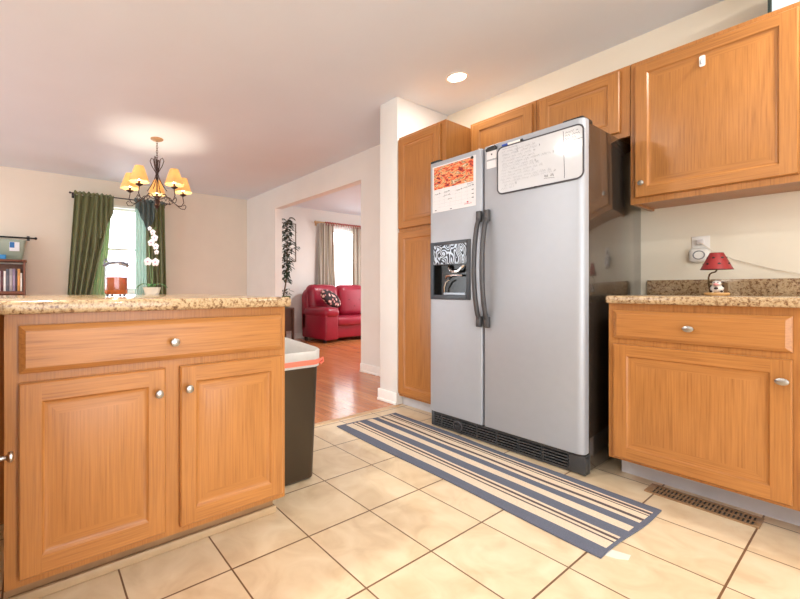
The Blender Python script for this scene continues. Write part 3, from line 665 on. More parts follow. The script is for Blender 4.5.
# visible recessed can, added fill cans, ceiling fixture, added living room fill lamp
def can(x, y, label):
    e = thing('recessed_or_fill_light', label, 'ceiling light', (x, y, CZ), 0, 'recessed and added fill ceiling lights')
    b = MB(); b.lathe([(.078, -0.001), (.078, -.004), (.062, -.006), (.060, -.001)], seg=40); b.build('trim_ring', WHITE, e)
    b = MB(); b.lathe([(0, -.004), (.060, -.004), (.060, -.001), (0, -.001)], seg=40); b.build('lens', LAMPON, e)
can(*CANS[0], 'round lit recessed ceiling light in front of the tall pantry cabinet')
for x, y in CANS[1:]: can(x, y, 'added unseen fill light behind the camera, shaped as a recessed can')
for LX, LY, LB in ((FIX[0], FIX[1], 'round flush ceiling lamp over the island, above the top of the frame'), (5.2, 4.2, 'added round fill lamp in the living room, hidden by the wall')):
  e = thing('ceiling_or_fill_lamp', LB, 'ceiling light', (LX, LY, CZ))
  b = MB(); b.lathe([(0, 0), (.12, 0), (.12, -.02), (.11, -.025), (0, -.025)], seg=40); b.build('pan', WHITE, e)
  b = MB(); b.lathe([(.10, -.025), (.097, -.06), (.08, -.088), (.045, -.102), (0, -.107)], seg=40); b.build('diffuser', LAMPON, e)

# floor register, rug, bin
vt = thing('floor_register', 'brown slotted metal floor vent by the toe kick of the right cabinet', 'floor vent', (2.346, 0.449, 0))
b = MB(); bronze = M('brown_metal', srgb(160, 126, 92), 0.4, 0.2, noise=0.1)
hw, hl = 0.057, 0.173
for a in ((-hw, -hl, -hw + .014, hl), (hw - .014, -hl, hw, hl), (-hw + .014, -hl, hw - .014, -hl + .018), (-hw + .014, hl - .018, hw - .014, hl)): b.box(a[0], a[1], 0, a[2], a[3], 0.006, bev=0.002)
b.box(-0.003, -hl + .018, 0.001, 0.003, hl - .018, 0.0045)
b.build('frame', bronze, vt)
b = MB()
for k in range(24):
    y = -hl + .0245 + k * 0.01295
    b.box(-hw + .013, y, 0.001, hw - .013, y + 0.0055, 0.005)
b.build('louvers', bronze, vt)
b = MB(); b.box(-hw + .01, -hl + .01, 0, hw - .01, hl - .01, 0.0012); b.build('duct', BLACK, vt)

def rug_mat():
    m = bpy.data.materials.new('striped_cotton_rug'); m.use_nodes = True; nt = m.node_tree; N, L, bb = nodes(m)
    tc = N.new('ShaderNodeTexCoord'); sp = N.new('ShaderNodeSeparateXYZ'); L.new(tc.outputs['Object'], sp.inputs[0])
    mr = N.new('ShaderNodeMapRange'); mr.inputs[1].default_value = -0.27; mr.inputs[2].default_value = 0.27; L.new(sp.outputs[0], mr.inputs[0])
    BL, CR, BR = srgb(106, 110, 125), srgb(226, 208, 184), srgb(98, 86, 86)
    st = [(0, BL), (.09, CR), (.115, BR), (.15, CR), (.168, BR), (.185, CR), (.26, BR), (.30, CR), (.345, BL), (.44, CR), (.535, BL), (.66, CR), (.69, BR), (.722, CR), (.752, BR), (.772, CR), (.875, BL)]
    st = [(1 - p, c) for p, c in st]; fl = []
    edges = [p for p, c in st]; 
    rev = sorted([(p, c) for p, c in st])      # each stripe ends at p measured from the other side
    out = []; cur = 0.0
    for p, c in rev: out.append((cur, c)); cur = p
    r = ramp(nt, out, True); L.new(mr.outputs[0], r.inputs['Fac'])
    ab = N.new('ShaderNodeMath'); ab.operation = 'ABSOLUTE'; L.new(sp.outputs[1], ab.inputs[0])
    gt = N.new('ShaderNodeMath'); gt.operation = 'GREATER_THAN'; gt.inputs[1].default_value = 0.742; L.new(ab.outputs[0], gt.inputs[0])
    mx = N.new('ShaderNodeMix'); mx.data_type = 'RGBA'; L.new(gt.outputs[0], mx.inputs['Factor']); L.new(r.outputs['Color'], mx.inputs[6]); mx.inputs[7].default_value = BL
    n = N.new('ShaderNodeTexNoise'); n.inputs['Scale'].default_value = 260; L.new(tc.outputs['Object'], n.inputs['Vector'])
    r2 = ramp(nt, [(0.3, (0.86, 0.86, 0.86, 1)), (0.7, (1.08, 1.08, 1.08, 1))]); L.new(n.outputs['Fac'], r2.inputs['Fac'])
    m2 = N.new('ShaderNodeMix'); m2.data_type = 'RGBA'; m2.blend_type = 'MULTIPLY'; m2.inputs['Factor'].default_value = 1
    L.new(mx.outputs[2], m2.inputs[6]); L.new(r2.outputs['Color'], m2.inputs[7]); L.new(m2.outputs[2], bb.inputs['Base Color'])
    bb.inputs['Roughness'].default_value = 0.9; bb.inputs['Specular IOR Level'].default_value = 0.1
    bp = N.new('ShaderNodeBump'); bp.inputs['Strength'].default_value = 0.4; bp.inputs['Distance'].default_value = 0.002; L.new(n.outputs['Fac'], bp.inputs['Height']); L.new(bp.outputs['Normal'], bb.inputs['Normal'])
    return m
rug = thing('runner_rug', 'blue and cream striped runner rug on the tiles before the refrigerator', 'rug', (1.899, 1.288, 0), math.radians(-2.6))
b = MB()
def rugtop(u, v):
    x = -0.27 + 0.54 * u; y = -0.755 + 1.51 * v
    wob = 0.005 * math.sin(9 * v + 1) * (1 if u > .5 else -1) * abs(2 * u - 1) ** 3
    return Vector((x + wob, y + 0.004 * math.sin(7 * u), 0.0065 + 0.0012 * math.sin(17 * v) * math.sin(11 * u)))
b.grid(rugtop, 24, 60, thick=0.0052); b.build('weave', rug_mat(), rug)
b = MB(); b.prism([(-0.24, -0.752), (-0.185, -0.752), (-0.165, -0.80), (-0.20, -0.805), (-0.225, -0.782)], 0.0002, 0.0014); o = b.build('care_label', M('white_label', srgb(232, 224, 212), 0.7), rug); o['label'] = 'white fabric label at the near corner'

tb = thing('trash_bin', 'tall dark brown trash bin with a white bag beside the island', 'trash bin', (1.002, 1.755, 0))
def bin_ring(hx, hy, r, z, n=6): return [(x, y, z) for x, y in rrect(-hx, -hy, hx, hy, r, n)]
def loft(b, rings, mi=0, cap0=True, cap1=False):
    t = bmesh.new(); R = [[t.verts.new(p) for p in q] for q in rings]
    for a, c in zip(R, R[1:]):
        for k in range(len(a)): t.faces.new((a[k], a[(k + 1) % len(a)], c[(k + 1) % len(a)], c[k]))
    if cap0: t.faces.new(R[0])
    if cap1: t.faces.new(R[-1])
    bmesh.ops.recalc_face_normals(t, faces=t.faces[:]); b._merge(t, mi)
b = MB(); loft(b, [bin_ring(.118, .185, .035, .0), bin_ring(.128, .20, .04, .012), bin_ring(.146, .222, .045, .598), bin_ring(.140, .216, .042, .598), bin_ring(.122, .195, .036, .02)], cap1=True)
b.build('bin', M('brown_black_plastic', srgb(54, 42, 29), 0.28), tb)
def bagz(p, s): return (p[0], p[1], p[2] + s * (0.005 * math.sin(31 * p[0] + 17 * p[1]) + 0.028 * max(0, (p[1] + .22) / .44)))
BAG = cloth_trans('thin_white_bag', srgb(226, 222, 216), 0.3, 0.06, 0.3)
b = MB(); loft(b, [[bagz(p, .4) for p in bin_ring(.152, .228, .05, .548)], [bagz(p, .6) for p in bin_ring(.153, .229, .05, .583)], [bagz(p, 1) for p in bin_ring(.154, .230, .05, .618)], [bagz(p, 1) for p in bin_ring(.147, .223, .046, .624)], [bagz(p, 1) for p in bin_ring(.132, .206, .04, .600)], [bagz(p, 1) for p in bin_ring(.118, .19, .04, .50)], [bagz(p, 3) for p in bin_ring(.06, .10, .03, .44)]], cap0=False, cap1=True)
b.build('bag', BAG, tb, 60)
b = MB(); loft(b, [[bagz(p, .6) for p in bin_ring(.1545, .2305, .05, .560)], [bagz(p, .6) for p in bin_ring(.1555, .2315, .05, .571)], [bagz(p, .6) for p in bin_ring(.1545, .2305, .05, .583)]], cap0=False)
SALMON = M('salmon_drawstring', srgb(236, 120, 96), 0.45)
b.tube([(.154, -.20, .571), (.168, -.205, .580), (.173, -.20, .564), (.163, -.195, .552), (.154, -.20, .561)], 0.006, 8)
b.build('drawstring', SALMON, tb, 60)

# ---------------------------------------------------------------- on the island counter
cd = thing('jar_candle', 'lit orange candle in a glass jar on the island counter', 'candle', (0.2675, 1.70, CT + 0.0005))
b = MB(); b.lathe([(0, .008), (.036, .008), (.042, .014), (.043, .03), (.043, .118), (.040, .128), (.041, .133), (.0395, .133), (.038, .127), (.041, .117), (.041, .03), (.039, .016), (0, .014)], seg=40); b.build('jar', glass_mat('jar_glass', (0.84, 0.87, 0.91, 1), 0.05), cd, 60)
b = MB(); b.lathe([(0, .0105), (.037, .0105), (.0405, .018), (.0405, .076), (.036, .074), (0, .073)], seg=36)
wax = cloth_trans('orange_wax', srgb(232, 128, 48), 0.45, 0, 0.45)
wx = b.build('wax', wax, cd)
b = MB(); b.tube([(0, 0, .072), (0.001, 0, .084)], .0012, 6); b.build('wick', BLACK, wx)
b = MB(); b.lathe([(0, .082), (.004, .087), (.0045, .092), (.0025, .100), (0, .108)], seg=14); b.build('flame', M('flame', (1, .8, .4, 1), .5, emit=(1, .72, .3, 1), estr=25), wx)
IRON = M('dark_iron', srgb(60, 58, 64), 0.4, 0.7); PEWTER = M('pewter_collar', srgb(108, 112, 128), 0.35, 0.6)
b = MB(); b.tube([(.043 * math.cos(a), .043 * math.sin(a), .128 - .006 * math.cos(2 * a) ) for a in [2 * PI * k / 40 for k in range(40)]], .0048, 8, closed=True)
for s in (-1, 1):
    dx, dy = .828 * s, -.56 * s
    b.tube([(dx * .043, dy * .043, .124), (dx * .047, dy * .047, .138), (dx * .040, dy * .040, .147), (dx * .032, dy * .032, .140), (dx * .026, dy * .026, .130)], .003, 8)
b.build('collar', PEWTER, cd)
b = MB()
for k in range(4): a = k * PI / 2 + .3; b = MB(); b.ball((.033 * math.cos(a), .033 * math.sin(a), .0045), .0055, 0, (1, 1, .8)); b.build('foot', IRON, cd)
d = bpy.data.lights.new('candle_light', 'POINT'); d.energy = 0.9; d.color = (1, .62, .25); d.shadow_soft_size = 0.006; o = bpy.data.objects.new('candle_light', d); COL.objects.link(o); o.parent = cd; o.location = (0, 0, .112)

orc = thing('orchid_plant', 'small white orchid in a pale pot at the rear of the island counter', 'plant', (0.521, 2.20, CT + 0.0005))
b = MB(); b.lathe([(0, 0), (.032, 0), (.036, .006), (.045, .038), (.047, .040), (.043, .040), (.036, .03), (0, .03)], seg=28); b.build('pot', M('white_ceramic', srgb(232, 230, 226), 0.3), orc)
LEAF = M('orchid_leaf', srgb(66, 118, 62), 0.35, noise=0.12); RT = (.828, -.56)
b = MB()
def leaf(b, a, ln, wd, base=(0, 0, .034), rise=.03, droop=.02, mi=0):
    ca, sa = math.cos(a), math.sin(a)
    def f(u, v):
        w = wd * math.sin(PI * min(1, .08 + u * .92)) * (v - .5) * 2; r = ln * u; z = base[2] + rise * math.sin(PI * u * .75) - droop * u * u + abs(v - .5) * wd * .5
        return Vector((base[0] + ca * r - sa * w, base[1] + sa * r + ca * w, z))
    b.grid(f, 8, 4, mi, thick=.0008)
for a in (2.55, 2.9, -.5, -.1, 1.1, 4.2): leaf(b, a, random.uniform(.055, .08), .012)
b.build('leaves', LEAF, orc, 60)
b = MB(); st1 = [(0, 0, .03), (-.006, .004, .12), (-.012, .008, .22), (-.012, .008, .29), (.004, -.002, .345), (.022, -.012, .36)]; b.tube(st1, .0022, 6)
st2 = [(0, 0, .03), (.004, -.003, .1), (.002, -.001, .16), (-.006, .004, .19)]; b.tube(st2, .002, 6); b.build('stems', M('green_stem', srgb(92, 120, 70), 0.5), orc)
PET = cloth_trans('white_petal', srgb(246, 238, 240), 0.4)
b = MB(); cb_ = M('petal_centre', srgb(206, 130, 170), 0.5)
for (x, z, s) in ((.024, .30, 1), (.006, .275, 1), (.03, .255, .9), (.014, .33, .8), (-.002, .35, .6), (-.012, .175, 1.15), (.028, .172, 1.15), (.034, .225, .7)):
    p = Vector((x * RT[0] * 1.0 - .012, x * RT[1] - .012, z))
    for k in range(5):
        a = 2 * PI * k / 5 + PI / 2; q = .0105 * s
        Rm = RZ(-YAW) @ T(math.cos(a) * q, 0, math.sin(a) * q)
        b.ball(p + (RZ(-YAW) @ Vector((math.cos(a) * q, 0, math.sin(a) * q))), .0098 * s, 0, (1, .3, 1), 1, RZ(-YAW))
    b.ball(p + (RZ(-YAW) @ Vector((0, -.004, 0))), .004 * s, 1, (1, 1, 1), 1)
b.build('flowers', [PET, cb_], orc)

# ---------------------------------------------------------------- dining: chandelier, window dressing, bookcase
ch = thing('chandelier', 'wrought iron chandelier with five fabric shades hanging over the dining area', 'chandelier', (1.035, 4.16, CZ))
BRZ = M('aged_bronze', srgb(74, 56, 50), 0.38, 0.7)
b = MB(); b.lathe([(0, 0), (.062, 0), (.062, -.006), (.05, -.014), (.014, -.022), (0, -.022)], seg=32); b.build('canopy', M('pale_bronze', srgb(170, 136, 100), 0.4, 0.5), ch)
b = MB(); z = -.02
k = 0
while z > -.215:
    a = k % 2 * PI / 2; b.tube([(.008 * math.cos(t) * math.cos(a), .008 * math.cos(t) * math.sin(a), z - .014 + .017 * math.sin(t)) for t in [2 * PI * j / 12 for j in range(12)]], .0022, 6, closed=True); z -= .024; k += 1
b.build('chain', BRZ, ch)
ang5 = [math.radians(x - 14) for x in (90, 18, 162, -54, 234)]
b = MB(); b.tube([(0, 0, -.20), (0, 0, -.66)], .006, 10); b.lathe([(0, -.60), (.02, -.61), (.032, -.63), (.02, -.66), (.028, -.68), (.012, -.70), (0, -.715)], seg=20); b.lathe([(0, -.385), (.014, -.39), (.014, -.41), (0, -.415)], seg=16)
b.build('column', BRZ, ch)
b = MB()
for k in range(4):
    a = k * PI / 2 - YAW; c, s = math.cos(a), math.sin(a)
    P = [(.0, -.36), (.02, -.33), (.055, -.27), (.07, -.225), (.058, -.195), (.035, -.205), (.03, -.24), (.022, -.30), (.010, -.36), (.03, -.42), (.065, -.48), (.10, -.53)]
    b.tube([(r * c, r * s, z) for r, z in P], .0042, 8)
b.build('scrollwork', BRZ, ch)
SHADE = cloth_trans('amber_fabric_shade', srgb(244, 214, 156), 0.45, 0, 0.8)
BULB = M('bulb', (1, .95, .85, 1), .4, emit=(1, .86, .62, 1), estr=50)
for a in ang5:
    c, s = math.cos(a), math.sin(a); R = .27
    ar = MB()
    P = [(.01, -.61), (.05, -.60), (.09, -.575), (.13, -.58), (.17, -.62), (.215, -.655), (.255, -.65), (.28, -.61), (.27, -.565), (R, -.545)]
    ar.tube([(r * c, r * s, z) for r, z in P], .0048, 8)
    P = [(.20, -.645), (.25, -.68), (.29, -.68), (.305, -.65), (.29, -.63), (.275, -.645)]; ar.tube([(r * c, r * s, z) for r, z in P], .0038, 8)
    P = [(.13, -.58), (.12, -.62), (.14, -.645), (.16, -.63), (.15, -.61)]; ar.tube([(r * c, r * s, z) for r, z in P], .0034, 8)
    ao = ar.build('arm', BRZ, ch)
    ar = MB(); ar.lathe([(0, -.548), (.012, -.545), (.034, -.532), (.036, -.526), (.012, -.53), (.010, -.49), (0, -.49)], (R * c, R * s, 0), 18); ar.build('candle_cup', BRZ, ao)
    ar = MB(); ar.lathe([(.092, -.505), (.041, -.355), (.0395, -.355), (.0905, -.505), (.092, -.505)], (R * c, R * s, 0), 28); ar.build('lamp_shade', SHADE, ao)
    ar = MB(); ar.lathe([(0, -.49), (.010, -.488), (.014, -.46), (.010, -.435), (0, -.42)], (R * c, R * s, 0), 14); ar.build('bulb', BULB, ao)
    d = bpy.data.lights.new('chandelier_bulb_light', 'POINT'); d.energy = 2.6; d.color = (1, .86, .66); d.shadow_soft_size = .012
    o = bpy.data.objects.new('chandelier_bulb_light', d); COL.objects.link(o); o.parent = ch; o.location = (R * c, R * s, -.405)

def curtain_fn(x0t, x1t, x0b, x1b, zt, zb, y, folds, amp, ph=0, zcut=None):
    def f(u, v):
        z = zt + (zb - zt) * v
        if zcut: z = max(z, zcut(u)) if v > 0 else z
        xa = x0t + (x0b - x0t) * v; xb = x1t + (x1b - x1t) * v
        return Vector((xa + (xb - xa) * u, y + amp * (0.6 + 0.4 * v) * math.sin(2 * PI * folds * u + ph + .8 * math.sin(5 * u)) + .006 * math.sin(11 * u + 4 * v), z))
    return f
GREEN = cloth_trans('dark_green_satin', srgb(112, 116, 76), 0.13, 0, 0.34); SHEER = cloth_trans('pale_green_sheer', srgb(184, 212, 166), 0.27, 0.03, 0.7)
GREENB = cloth_trans('blue_green_satin', srgb(84, 100, 98), 0.10, 0, 0.38)
MINT = cloth_trans('mint_sheer', srgb(196, 222, 212), 0.26, 0.10, 0.7)
YC = 5.98
rod = thing('curtain_rod', 'thin dark curtain rod above the dining window', 'curtain rod', (1.02, YC, 2.175))
b = MB(); b.tube([(-.62, 0, 0), (.64, 0, 0)], .008, 10); b.build('pole', IRON, rod)
b = MB(); b.ball((-.63, 0, 0), .014); b.build('finial', IRON, rod); b = MB(); b.ball((.65, 0, 0), .014); b.build('finial', IRON, rod)
for x in (-.585, .61): b = MB(); b.box(x - .006, 0.0, -.012, x + .006, YB - YC, .0, bev=.002); b.box(x - .015, YB - YC - .004, -.035, x + .015, YB - YC, .03); b.build('bracket', IRON, rod)
lc = thing('curtain', 'olive green drape with pale green sheer on the left of the dining window', 'curtain', (0, 0, 0), 0, 'dining room curtains')
b = MB(); b.grid(curtain_fn(.44, .905, .335, .55, 2.155, .45, YC - .01, 5, .036), 90, 24, thick=.002)
b.build('drape', GREEN, lc, 60)
def slant(u, v):
    z = 2.155 - v * (0.20 + 0.62 * (1 - u))
    return Vector((.66 + .245 * u - .03 * v * (1 - u), YC - .035 + .018 * math.sin(2 * PI * 4.2 * u), z))
b = MB(); b.grid(slant, 40, 14, thick=.002); b.build('swag', GREEN, lc, 60)
b = MB(); b.grid(curtain_fn(.50, .895, .42, .79, 2.14, .45, YC + .045, 8, .016, 1), 80, 16, thick=.0012); b.build('sheer', SHEER, lc, 60)
b = MB()
def ruff(u, v):
    a = v * 2 * PI; r = .024 + .008 * math.sin(2 * PI * 9 * u); return Vector((.435 + .475 * u, YC + r * math.cos(a), 2.178 + r * 1.1 * math.sin(a) + .006 * math.sin(2 * PI * 6 * u)))
b.grid(ruff, 80, 12); b.build('heading', GREEN, lc, 60)
rc = thing('curtain', 'blue green swag and drape on the right of the dining window', 'curtain', (0, 0, 0), 0, 'dining room curtains')
b = MB(); b.grid(curtain_fn(1.33, 1.585, 1.36, 1.625, 2.155, .45, YC - .01, 4.5, .028, 2), 60, 24, thick=.002); b.build('drape', GREEN, rc, 60)
def swag2(u, v):
    z = 2.155 - v * (.10 + .32 * max(0, 1 - abs(u - .62) / .55)); return Vector((1.185 + .27 * u, YC - .04 + .018 * math.sin(2 * PI * 4 * u + 1), z))
b = MB(); b.grid(swag2, 36, 14, thick=.002); b.build('swag', GREENB, rc, 60)
b = MB(); b.grid(curtain_fn(1.20, 1.50, 1.20, 1.48, 2.14, .45, YC + .045, 7, .014, 1), 60, 16, thick=.0012); b.build('sheer', MINT, rc, 60)
b = MB()
def ruff2(u, v):
    a = v * 2 * PI; r = .024 + .008 * math.sin(2 * PI * 8 * u); return Vector((1.18 + .415 * u, YC + r * math.cos(a), 2.178 + r * 1.1 * math.sin(a)))
b.grid(ruff2, 70, 12); b.build('heading', GREENB, rc, 60)

bc = thing('bookcase', 'dark brown bookcase against the back wall at the far left', 'bookcase', (-0.5, 6.02, 0))
DBR = M('dark_brown_wood', srgb(116, 66, 42), 0.45, noise=0.12, nscale=30); b = MB()
W2, HB = 0.415, 1.246
b.box(-W2, -.14, 0, -W2 + .022, .11, HB); b.box(W2 - .022, -.14, 0, W2, .11, HB); b.box(-W2 + .022, .10, .04, W2 - .022, .11, HB - .02)
b.build('frame', DBR, bc)
for z in (.04, .44, .86): b = MB(); b.box(-W2 + .022, -.135, z, W2 - .022, .10, z + .03); b.build('shelf', DBR, bc)
b = MB(); b.box(-W2 - .012, -.15, HB, W2 + .012, .112, HB + .025, bev=.004); b.build('top', DBR, bc)
def book(x, w, h, col, label, tilt=0, dep=.15):
    e = thing('book', label, 'book', (x, 5.90, .8905), 0, 'books on the bookcase shelf'); e.rotation_euler = (0, tilt, 0)
    b = MB(); b.box(0, 0, 0, w, dep, h, bev=.002); b.box(w * .2, -.0006, h * .25, w * .8, 0.001, h * .7, 1)
    b.build('cover', [M('book_cloth', srgb(*col), 0.5), M('book_title', tuple(min(1, c * 1.3 + .02) for c in srgb(*col)[:3]) + (1,), .5)], e)
    b = MB(); b.box(.003, .004, h - .003, w - .003, dep + .001, h + .0006); b.build('pages', M('page_edges', srgb(226, 218, 200), 0.7), e)
x = -.378
BK = [(.03, .25, (176, 52, 84), 'pink red book at the left edge of the picture on the shelf'), (.016, .24, (238, 226, 222), 'thin white book beside the pink red one on the shelf'), (.026, .25, (84, 44, 50), 'maroon book on the bookcase shelf'), (.020, .24, (240, 238, 236), 'narrow white book left of the slate one on the shelf'),
      (.030, .265, (84, 86, 98), 'slate grey book on the bookcase shelf'), (.030, .27, (160, 154, 158), 'light grey book in the middle of the shelf'), (.024, .27, (150, 132, 158), 'lilac book on the bookcase shelf'), (.018, .25, (60, 44, 60), 'dark plum book on the bookcase shelf'),
      (.026, .27, (206, 150, 84), 'ochre book near the right side of the shelf'), (.018, .22, (236, 230, 218), 'low off-white book at the right end of the shelf')]
for w, h, c, l in BK[:]:
    if x + w < -.115: book(x, w, h, c, l)
    x += w + .0025
sb = thing('storage_bin', 'grey green plastic storage bin with a blue label on the bookcase', 'storage bin', (-.36, 6.043, HB + .0255))
b = MB(); loft(b, [bin_ring(.235, .085, .03, 0), bin_ring(.245, .09, .03, .012), bin_ring(.278, .10, .03, .235), bin_ring(.284, .104, .03, .236), bin_ring(.284, .104, .03, .245), bin_ring(.272, .095, .03, .245), bin_ring(.23, .08, .03, .02)], cap1=True)
b.build('tub', M('sage_plastic', srgb(150, 164, 148), 0.35), sb)
b = MB(); b.box(.115, -.104, .105, .215, -.0985, .215); b.box(.118, -.1052, .145, .165, -.1035, .212, 1); b.build('sticker', [M('white_sticker', srgb(226, 230, 236), .5), M('blue_print', srgb(40, 110, 180), .5)], sb)
b = MB(); b.box(-.07, -.05, 0, .07, .02, .05, bev=.006); b.box(-.072, -.052, .038, .072, .022, .052, bev=.004); o = tag(b.build('blue_box', M('bright_blue_plastic', srgb(50, 140, 206), .4)), 'small bright blue box in front of the storage bin on the bookcase', 'box'); o.location = (-.345, 5.918 - .07, HB + .0255); o.location.y = 5.922
rd = thing('black_rod', 'black curtain rod ending on the wall above the storage bin', 'curtain rod', (-.48, 6.105, 1.56))
b = MB(); b.tube([(-.5, 0, 0), (.49, 0, 0)], .010, 10); b.build('pole', BLACK, rd); b = MB(); b.ball((.50, 0, 0), .018); b.build('finial', BLACK, rd); b = MB(); b.ball((-.5, 0, 0), .018); b.build('finial', BLACK, rd)
for q in (-.42, .42): b = MB(); b.box(q - .008, 0, -.008, q + .008, YB - 6.105, .008); b.box(q - .015, YB - 6.109, -.03, q + .015, YB - 6.105, .03); b.build('bracket', BLACK, rd)

# ---------------------------------------------------------------- living room
BUTTON = M('dark_red_leather', srgb(104, 14, 30), .4)
LEATH = M('red_leather', srgb(150, 24, 50), 0.34, noise=0.12, nscale=5, bump=0.12, bscale=40)
so = thing('sofa', 'red leather sofa under the living room window', 'sofa', (4.04, 5.33, 0))
b = MB(); b.box(.03, .03, .06, 1.97, .64, .30, bev=.03, seg=3); b.build('base', LEATH, so)
def arm(x):
    b = MB(); b.box(x, -.07, .05, x + .27, .66, .50, bev=.03, seg=4); b.box(x - .02, -.10, .42, x + .30, .60, .605, bev=.088, seg=7); return b.build('arm', LEATH, so, 60)
arm(0.0); arm(1.73)
for x in (.275, 1.0): b = MB(); b.box(x, -.03, .27, x + .72, .52, .43, bev=.06, seg=5); b.build('seat_cushion', LEATH, so, 60)
b = MB(); b.prism(rrect(0, .05, 2.0, .94, .17, 8), -.69, -.50, mat=RX(PI / 2), bev=.05); b.build('back', LEATH, so, 60)
for x in (.03, .70, 1.36):
    t = MB(); w = .66 if x != 1.36 else .61
    t.box(x, .36, .40, x + w, .62, 1.0, bev=.125, seg=7)
    for v in t.bm.verts: v.co.y += (v.co.z - .4) * .10
    c = t.build('back_cushion', LEATH, so, 60)
    for (dx, dz) in ((.2, .72), (.46, .72), (.33, .60)): q = MB(); q.ball((x + dx, .358 + (dz - .4) * .1, dz), .014, 0, (1, .5, 1), 1); q.build('tufting_button', BUTTON, c)
for x in (.07, 1.93):
    for y in (.05, .62): b = MB(); b.lathe([(0, 0), (.028, 0), (.034, .055), (0, .055)], (x, y, 0), 14); b.build('foot', M('dark_foot', srgb(40, 22, 20), .5), so)
def floral():
    m = bpy.data.materials.new('floral_print'); m.use_nodes = True; nt = m.node_tree; N, L, bb = nodes(m)
    tc = N.new('ShaderNodeTexCoord'); v = N.new('ShaderNodeTexVoronoi'); v.inputs['Scale'].default_value = 15; L.new(tc.outputs['Object'], v.inputs['Vector'])
    r = ramp(nt, [(0, srgb(226, 210, 196)), (.28, srgb(190, 120, 120)), (.42, srgb(40, 30, 34))], True); L.new(v.outputs['Distance'], r.inputs['Fac']); L.new(r.outputs['Color'], bb.inputs['Base Color']); bb.inputs['Roughness'].default_value = .8; return m
pl = MB(); pl.ball((0, 0, 0), .20, 0, (1.4, .38, .75), 3)
for v in pl.bm.verts: v.co.x = math.copysign(min(abs(v.co.x) * 1.1, .27), v.co.x)
o = tag(pl.build('throw_pillow', floral(), None, 60), 'dark floral throw pillow leaning on the red sofa arm', 'pillow'); o.location = (4.33, 5.50, .745); o.rotation_euler = (math.radians(-22), math.radians(18), math.radians(16))

LCUR = cloth_trans('striped_curtain', srgb(214, 208, 196), 0.2, 0, 0.7, (11.0, [(0, srgb(200, 192, 176)), (.35, srgb(164, 158, 146)), (.55, srgb(222, 218, 208)), (.8, srgb(150, 136, 122))]))
YL = 6.07
rod = thing('curtain_rod', 'tan wooden curtain rod with finial above the living room window', 'curtain rod', (5.1, YL, 2.19))
TAN = M('tan_wood', srgb(196, 164, 120), .45); b = MB(); b.tube([(-.66, 0, 0), (.75, 0, 0)], .014, 12); b.build('pole', TAN, rod)
for s in (-1, 1): b = MB(); b.lathe([(0, 0), (.018, .004), (.012, .014), (.022, .03), (.018, .05), (0, .062)], (-.66 if s < 0 else .75, 0, 0), 14, mat=RY(s * PI / 2)); b.build('finial', TAN, rod)
for x in (-.63, .72): b = MB(); b.box(x - .008, 0, -.03, x + .008, YB - YL, -.014); b.box(x - .02, YB - YL - .005, -.06, x + .02, YB - YL, .03); b.build('bracket', TAN, rod)
c1 = thing('curtain', 'grey and cream striped curtain on the left of the living room window', 'curtain', (0, 0, 0), 0, 'living room curtains')
b = MB(); b.grid(curtain_fn(4.50, 4.82, 4.46, 4.88, 2.17, .88, YL - .005, 5, .024), 60, 20, thick=.002); b.build('panel', LCUR, c1, 60)
c2 = thing('curtain', 'striped curtain on the right of the living room window, cut by the opening', 'curtain', (0, 0, 0), 0, 'living room curtains')
b = MB(); b.grid(curtain_fn(5.34, 5.78, 5.32, 5.80, 2.17, .88, YL - .005, 6, .024), 60, 20, thick=.002); b.build('panel', LCUR, c2, 60)
va = thing('sheer_curtain', 'white sheer curtain with red trimmed top on the living room window', 'curtain', (0, 0, 0))
b = MB(); b.grid(curtain_fn(4.89, 5.30, 4.89, 5.30, 2.17, .88, YL + .035, 9, .012), 80, 16, thick=.001); b.build('panel', cloth_trans('white_sheer', srgb(248, 246, 244), .5, .6, .7), va, 60)
b = MB()
for k in range(16):
    x = 4.62 + k * .062; b.tube([(x, YL - .03, 2.205), (x + .022, YL - .034, 2.17), (x + .044, YL - .03, 2.205)], .010, 6); b.ball((x + .022, YL - .034, 2.150), .012, 0, (.8, .8, 1.5), 1)
b.build('trim', M('red_tassel', srgb(176, 84, 92), .7), va)

pc = thing('framed_print', 'tall narrow framed botanical print on the living room wall', 'picture', (3.81, YB - .001, 1.42))
b = MB(); GF = M('grey_gold_frame', srgb(112, 98, 80), .4)
for a in ((-.20, 0, -.185, .70), (.185, 0, .20, .70), (-.185, 0, .185, .015), (-.185, .685, .185, .70)): b.box(a[0], -.02, a[1], a[2], 0, a[3])
b.build('frame', GF, pc)
b = MB(); b.box(-.185, -.010, .015, .185, -.001, .685); b.build('print', M('print_paper', srgb(236, 236, 232), .5), pc)

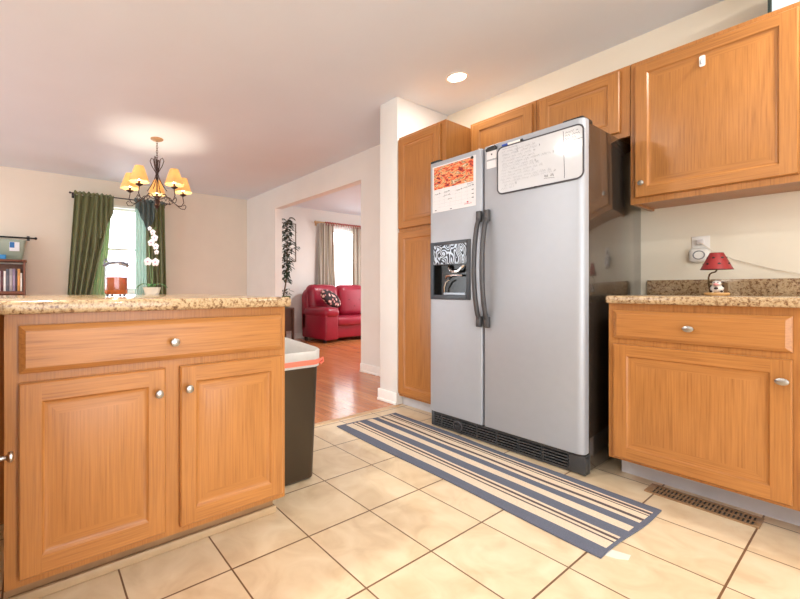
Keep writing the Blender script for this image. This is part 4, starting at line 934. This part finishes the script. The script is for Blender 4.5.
fi = thing('ficus_tree', 'leafy potted tree on a dark stand beside the living room opening', 'plant', (3.56, 5.85, .60))
b = MB(); b.lathe([(0, 0), (.09, 0), (.10, .01), (.13, .19), (.135, .20), (.12, .20), (.11, .17), (0, .17)], seg=28); b.build('pot', M('green_glaze_pot', srgb(96, 110, 74), .35), fi)
b = MB(); b.tube([(0, 0, .16), (.05, 0, .4), (.085, .005, .7), (.085, .01, 1.0), (.085, .01, 1.3), (.09, 0, 1.5)], [.014, .013, .012, .010, .007, .004], 8)
LV = M('ficus_leaf', srgb(40, 58, 32), .4, noise=.2); lm = MB(); random.seed(11)
for k in range(40):
    t = .12 + .88 * k / 39; z = .25 + 1.22 * t; a = k * 2.399; r = (.16 + .06 * random.random()) if (.55 < t < .68 and math.cos(a) > 0) else .02 + .035 * random.random()
    if z < .62: r *= .6
    p0 = (.02 + .065 * min(1, z / .7), .005, z); p1 = (.02 + .065 * min(1, z / .7) + r * math.cos(a), .7 * r * math.sin(a), z + .08); b.tube([p0, p1], .003, 5)
    for q in range(4):
        f = .4 + .2 * q; bx_ = (p0[0] + (p1[0] - p0[0]) * f, p0[1] + (p1[1] - p0[1]) * f, p0[2] + (p1[2] - p0[2]) * f)
        leaf(lm, a + random.uniform(-1.6, 1.6), random.uniform(.09, .13), .028, bx_, .012, .05)
for k in range(9): leaf(lm, k * 2.4, random.uniform(.09, .14), .024, (.06, 0, .20 + .012 * k), .03, .02)
b.build('trunk', M('ficus_bark', srgb(104, 84, 62), .8), fi); lm.build('foliage', LV, fi, 60)
DBR = M('espresso_wood', srgb(74, 44, 32), 0.45, noise=0.12, nscale=30)
st = thing('plant_stand', 'dark brown wooden plant stand under the leafy tree', 'plant stand', (3.545, 5.85, 0))
b = MB(); b.box(-.15, -.15, .565, .15, .15, .60, bev=.006); b.build('top', DBR, st)
b = MB(); b.box(-.12, -.12, .20, .12, .12, .565); b.build('cabinet_body', DBR, st)
for sx in (-1, 1):
    for sy in (-1, 1): b = MB(); b.box(sx * .13 - .018, sy * .13 - .018, 0, sx * .13 + .018, sy * .13 + .018, .565); b.build('leg', DBR, st)

S.cycles.use_denoising = True
S.cycles.max_bounces = 8; S.cycles.diffuse_bounces = 5; S.cycles.transparent_max_bounces = 16
S.cycles.caustics_reflective = False; S.cycles.caustics_refractive = False
S.cycles.sample_clamp_indirect = 6
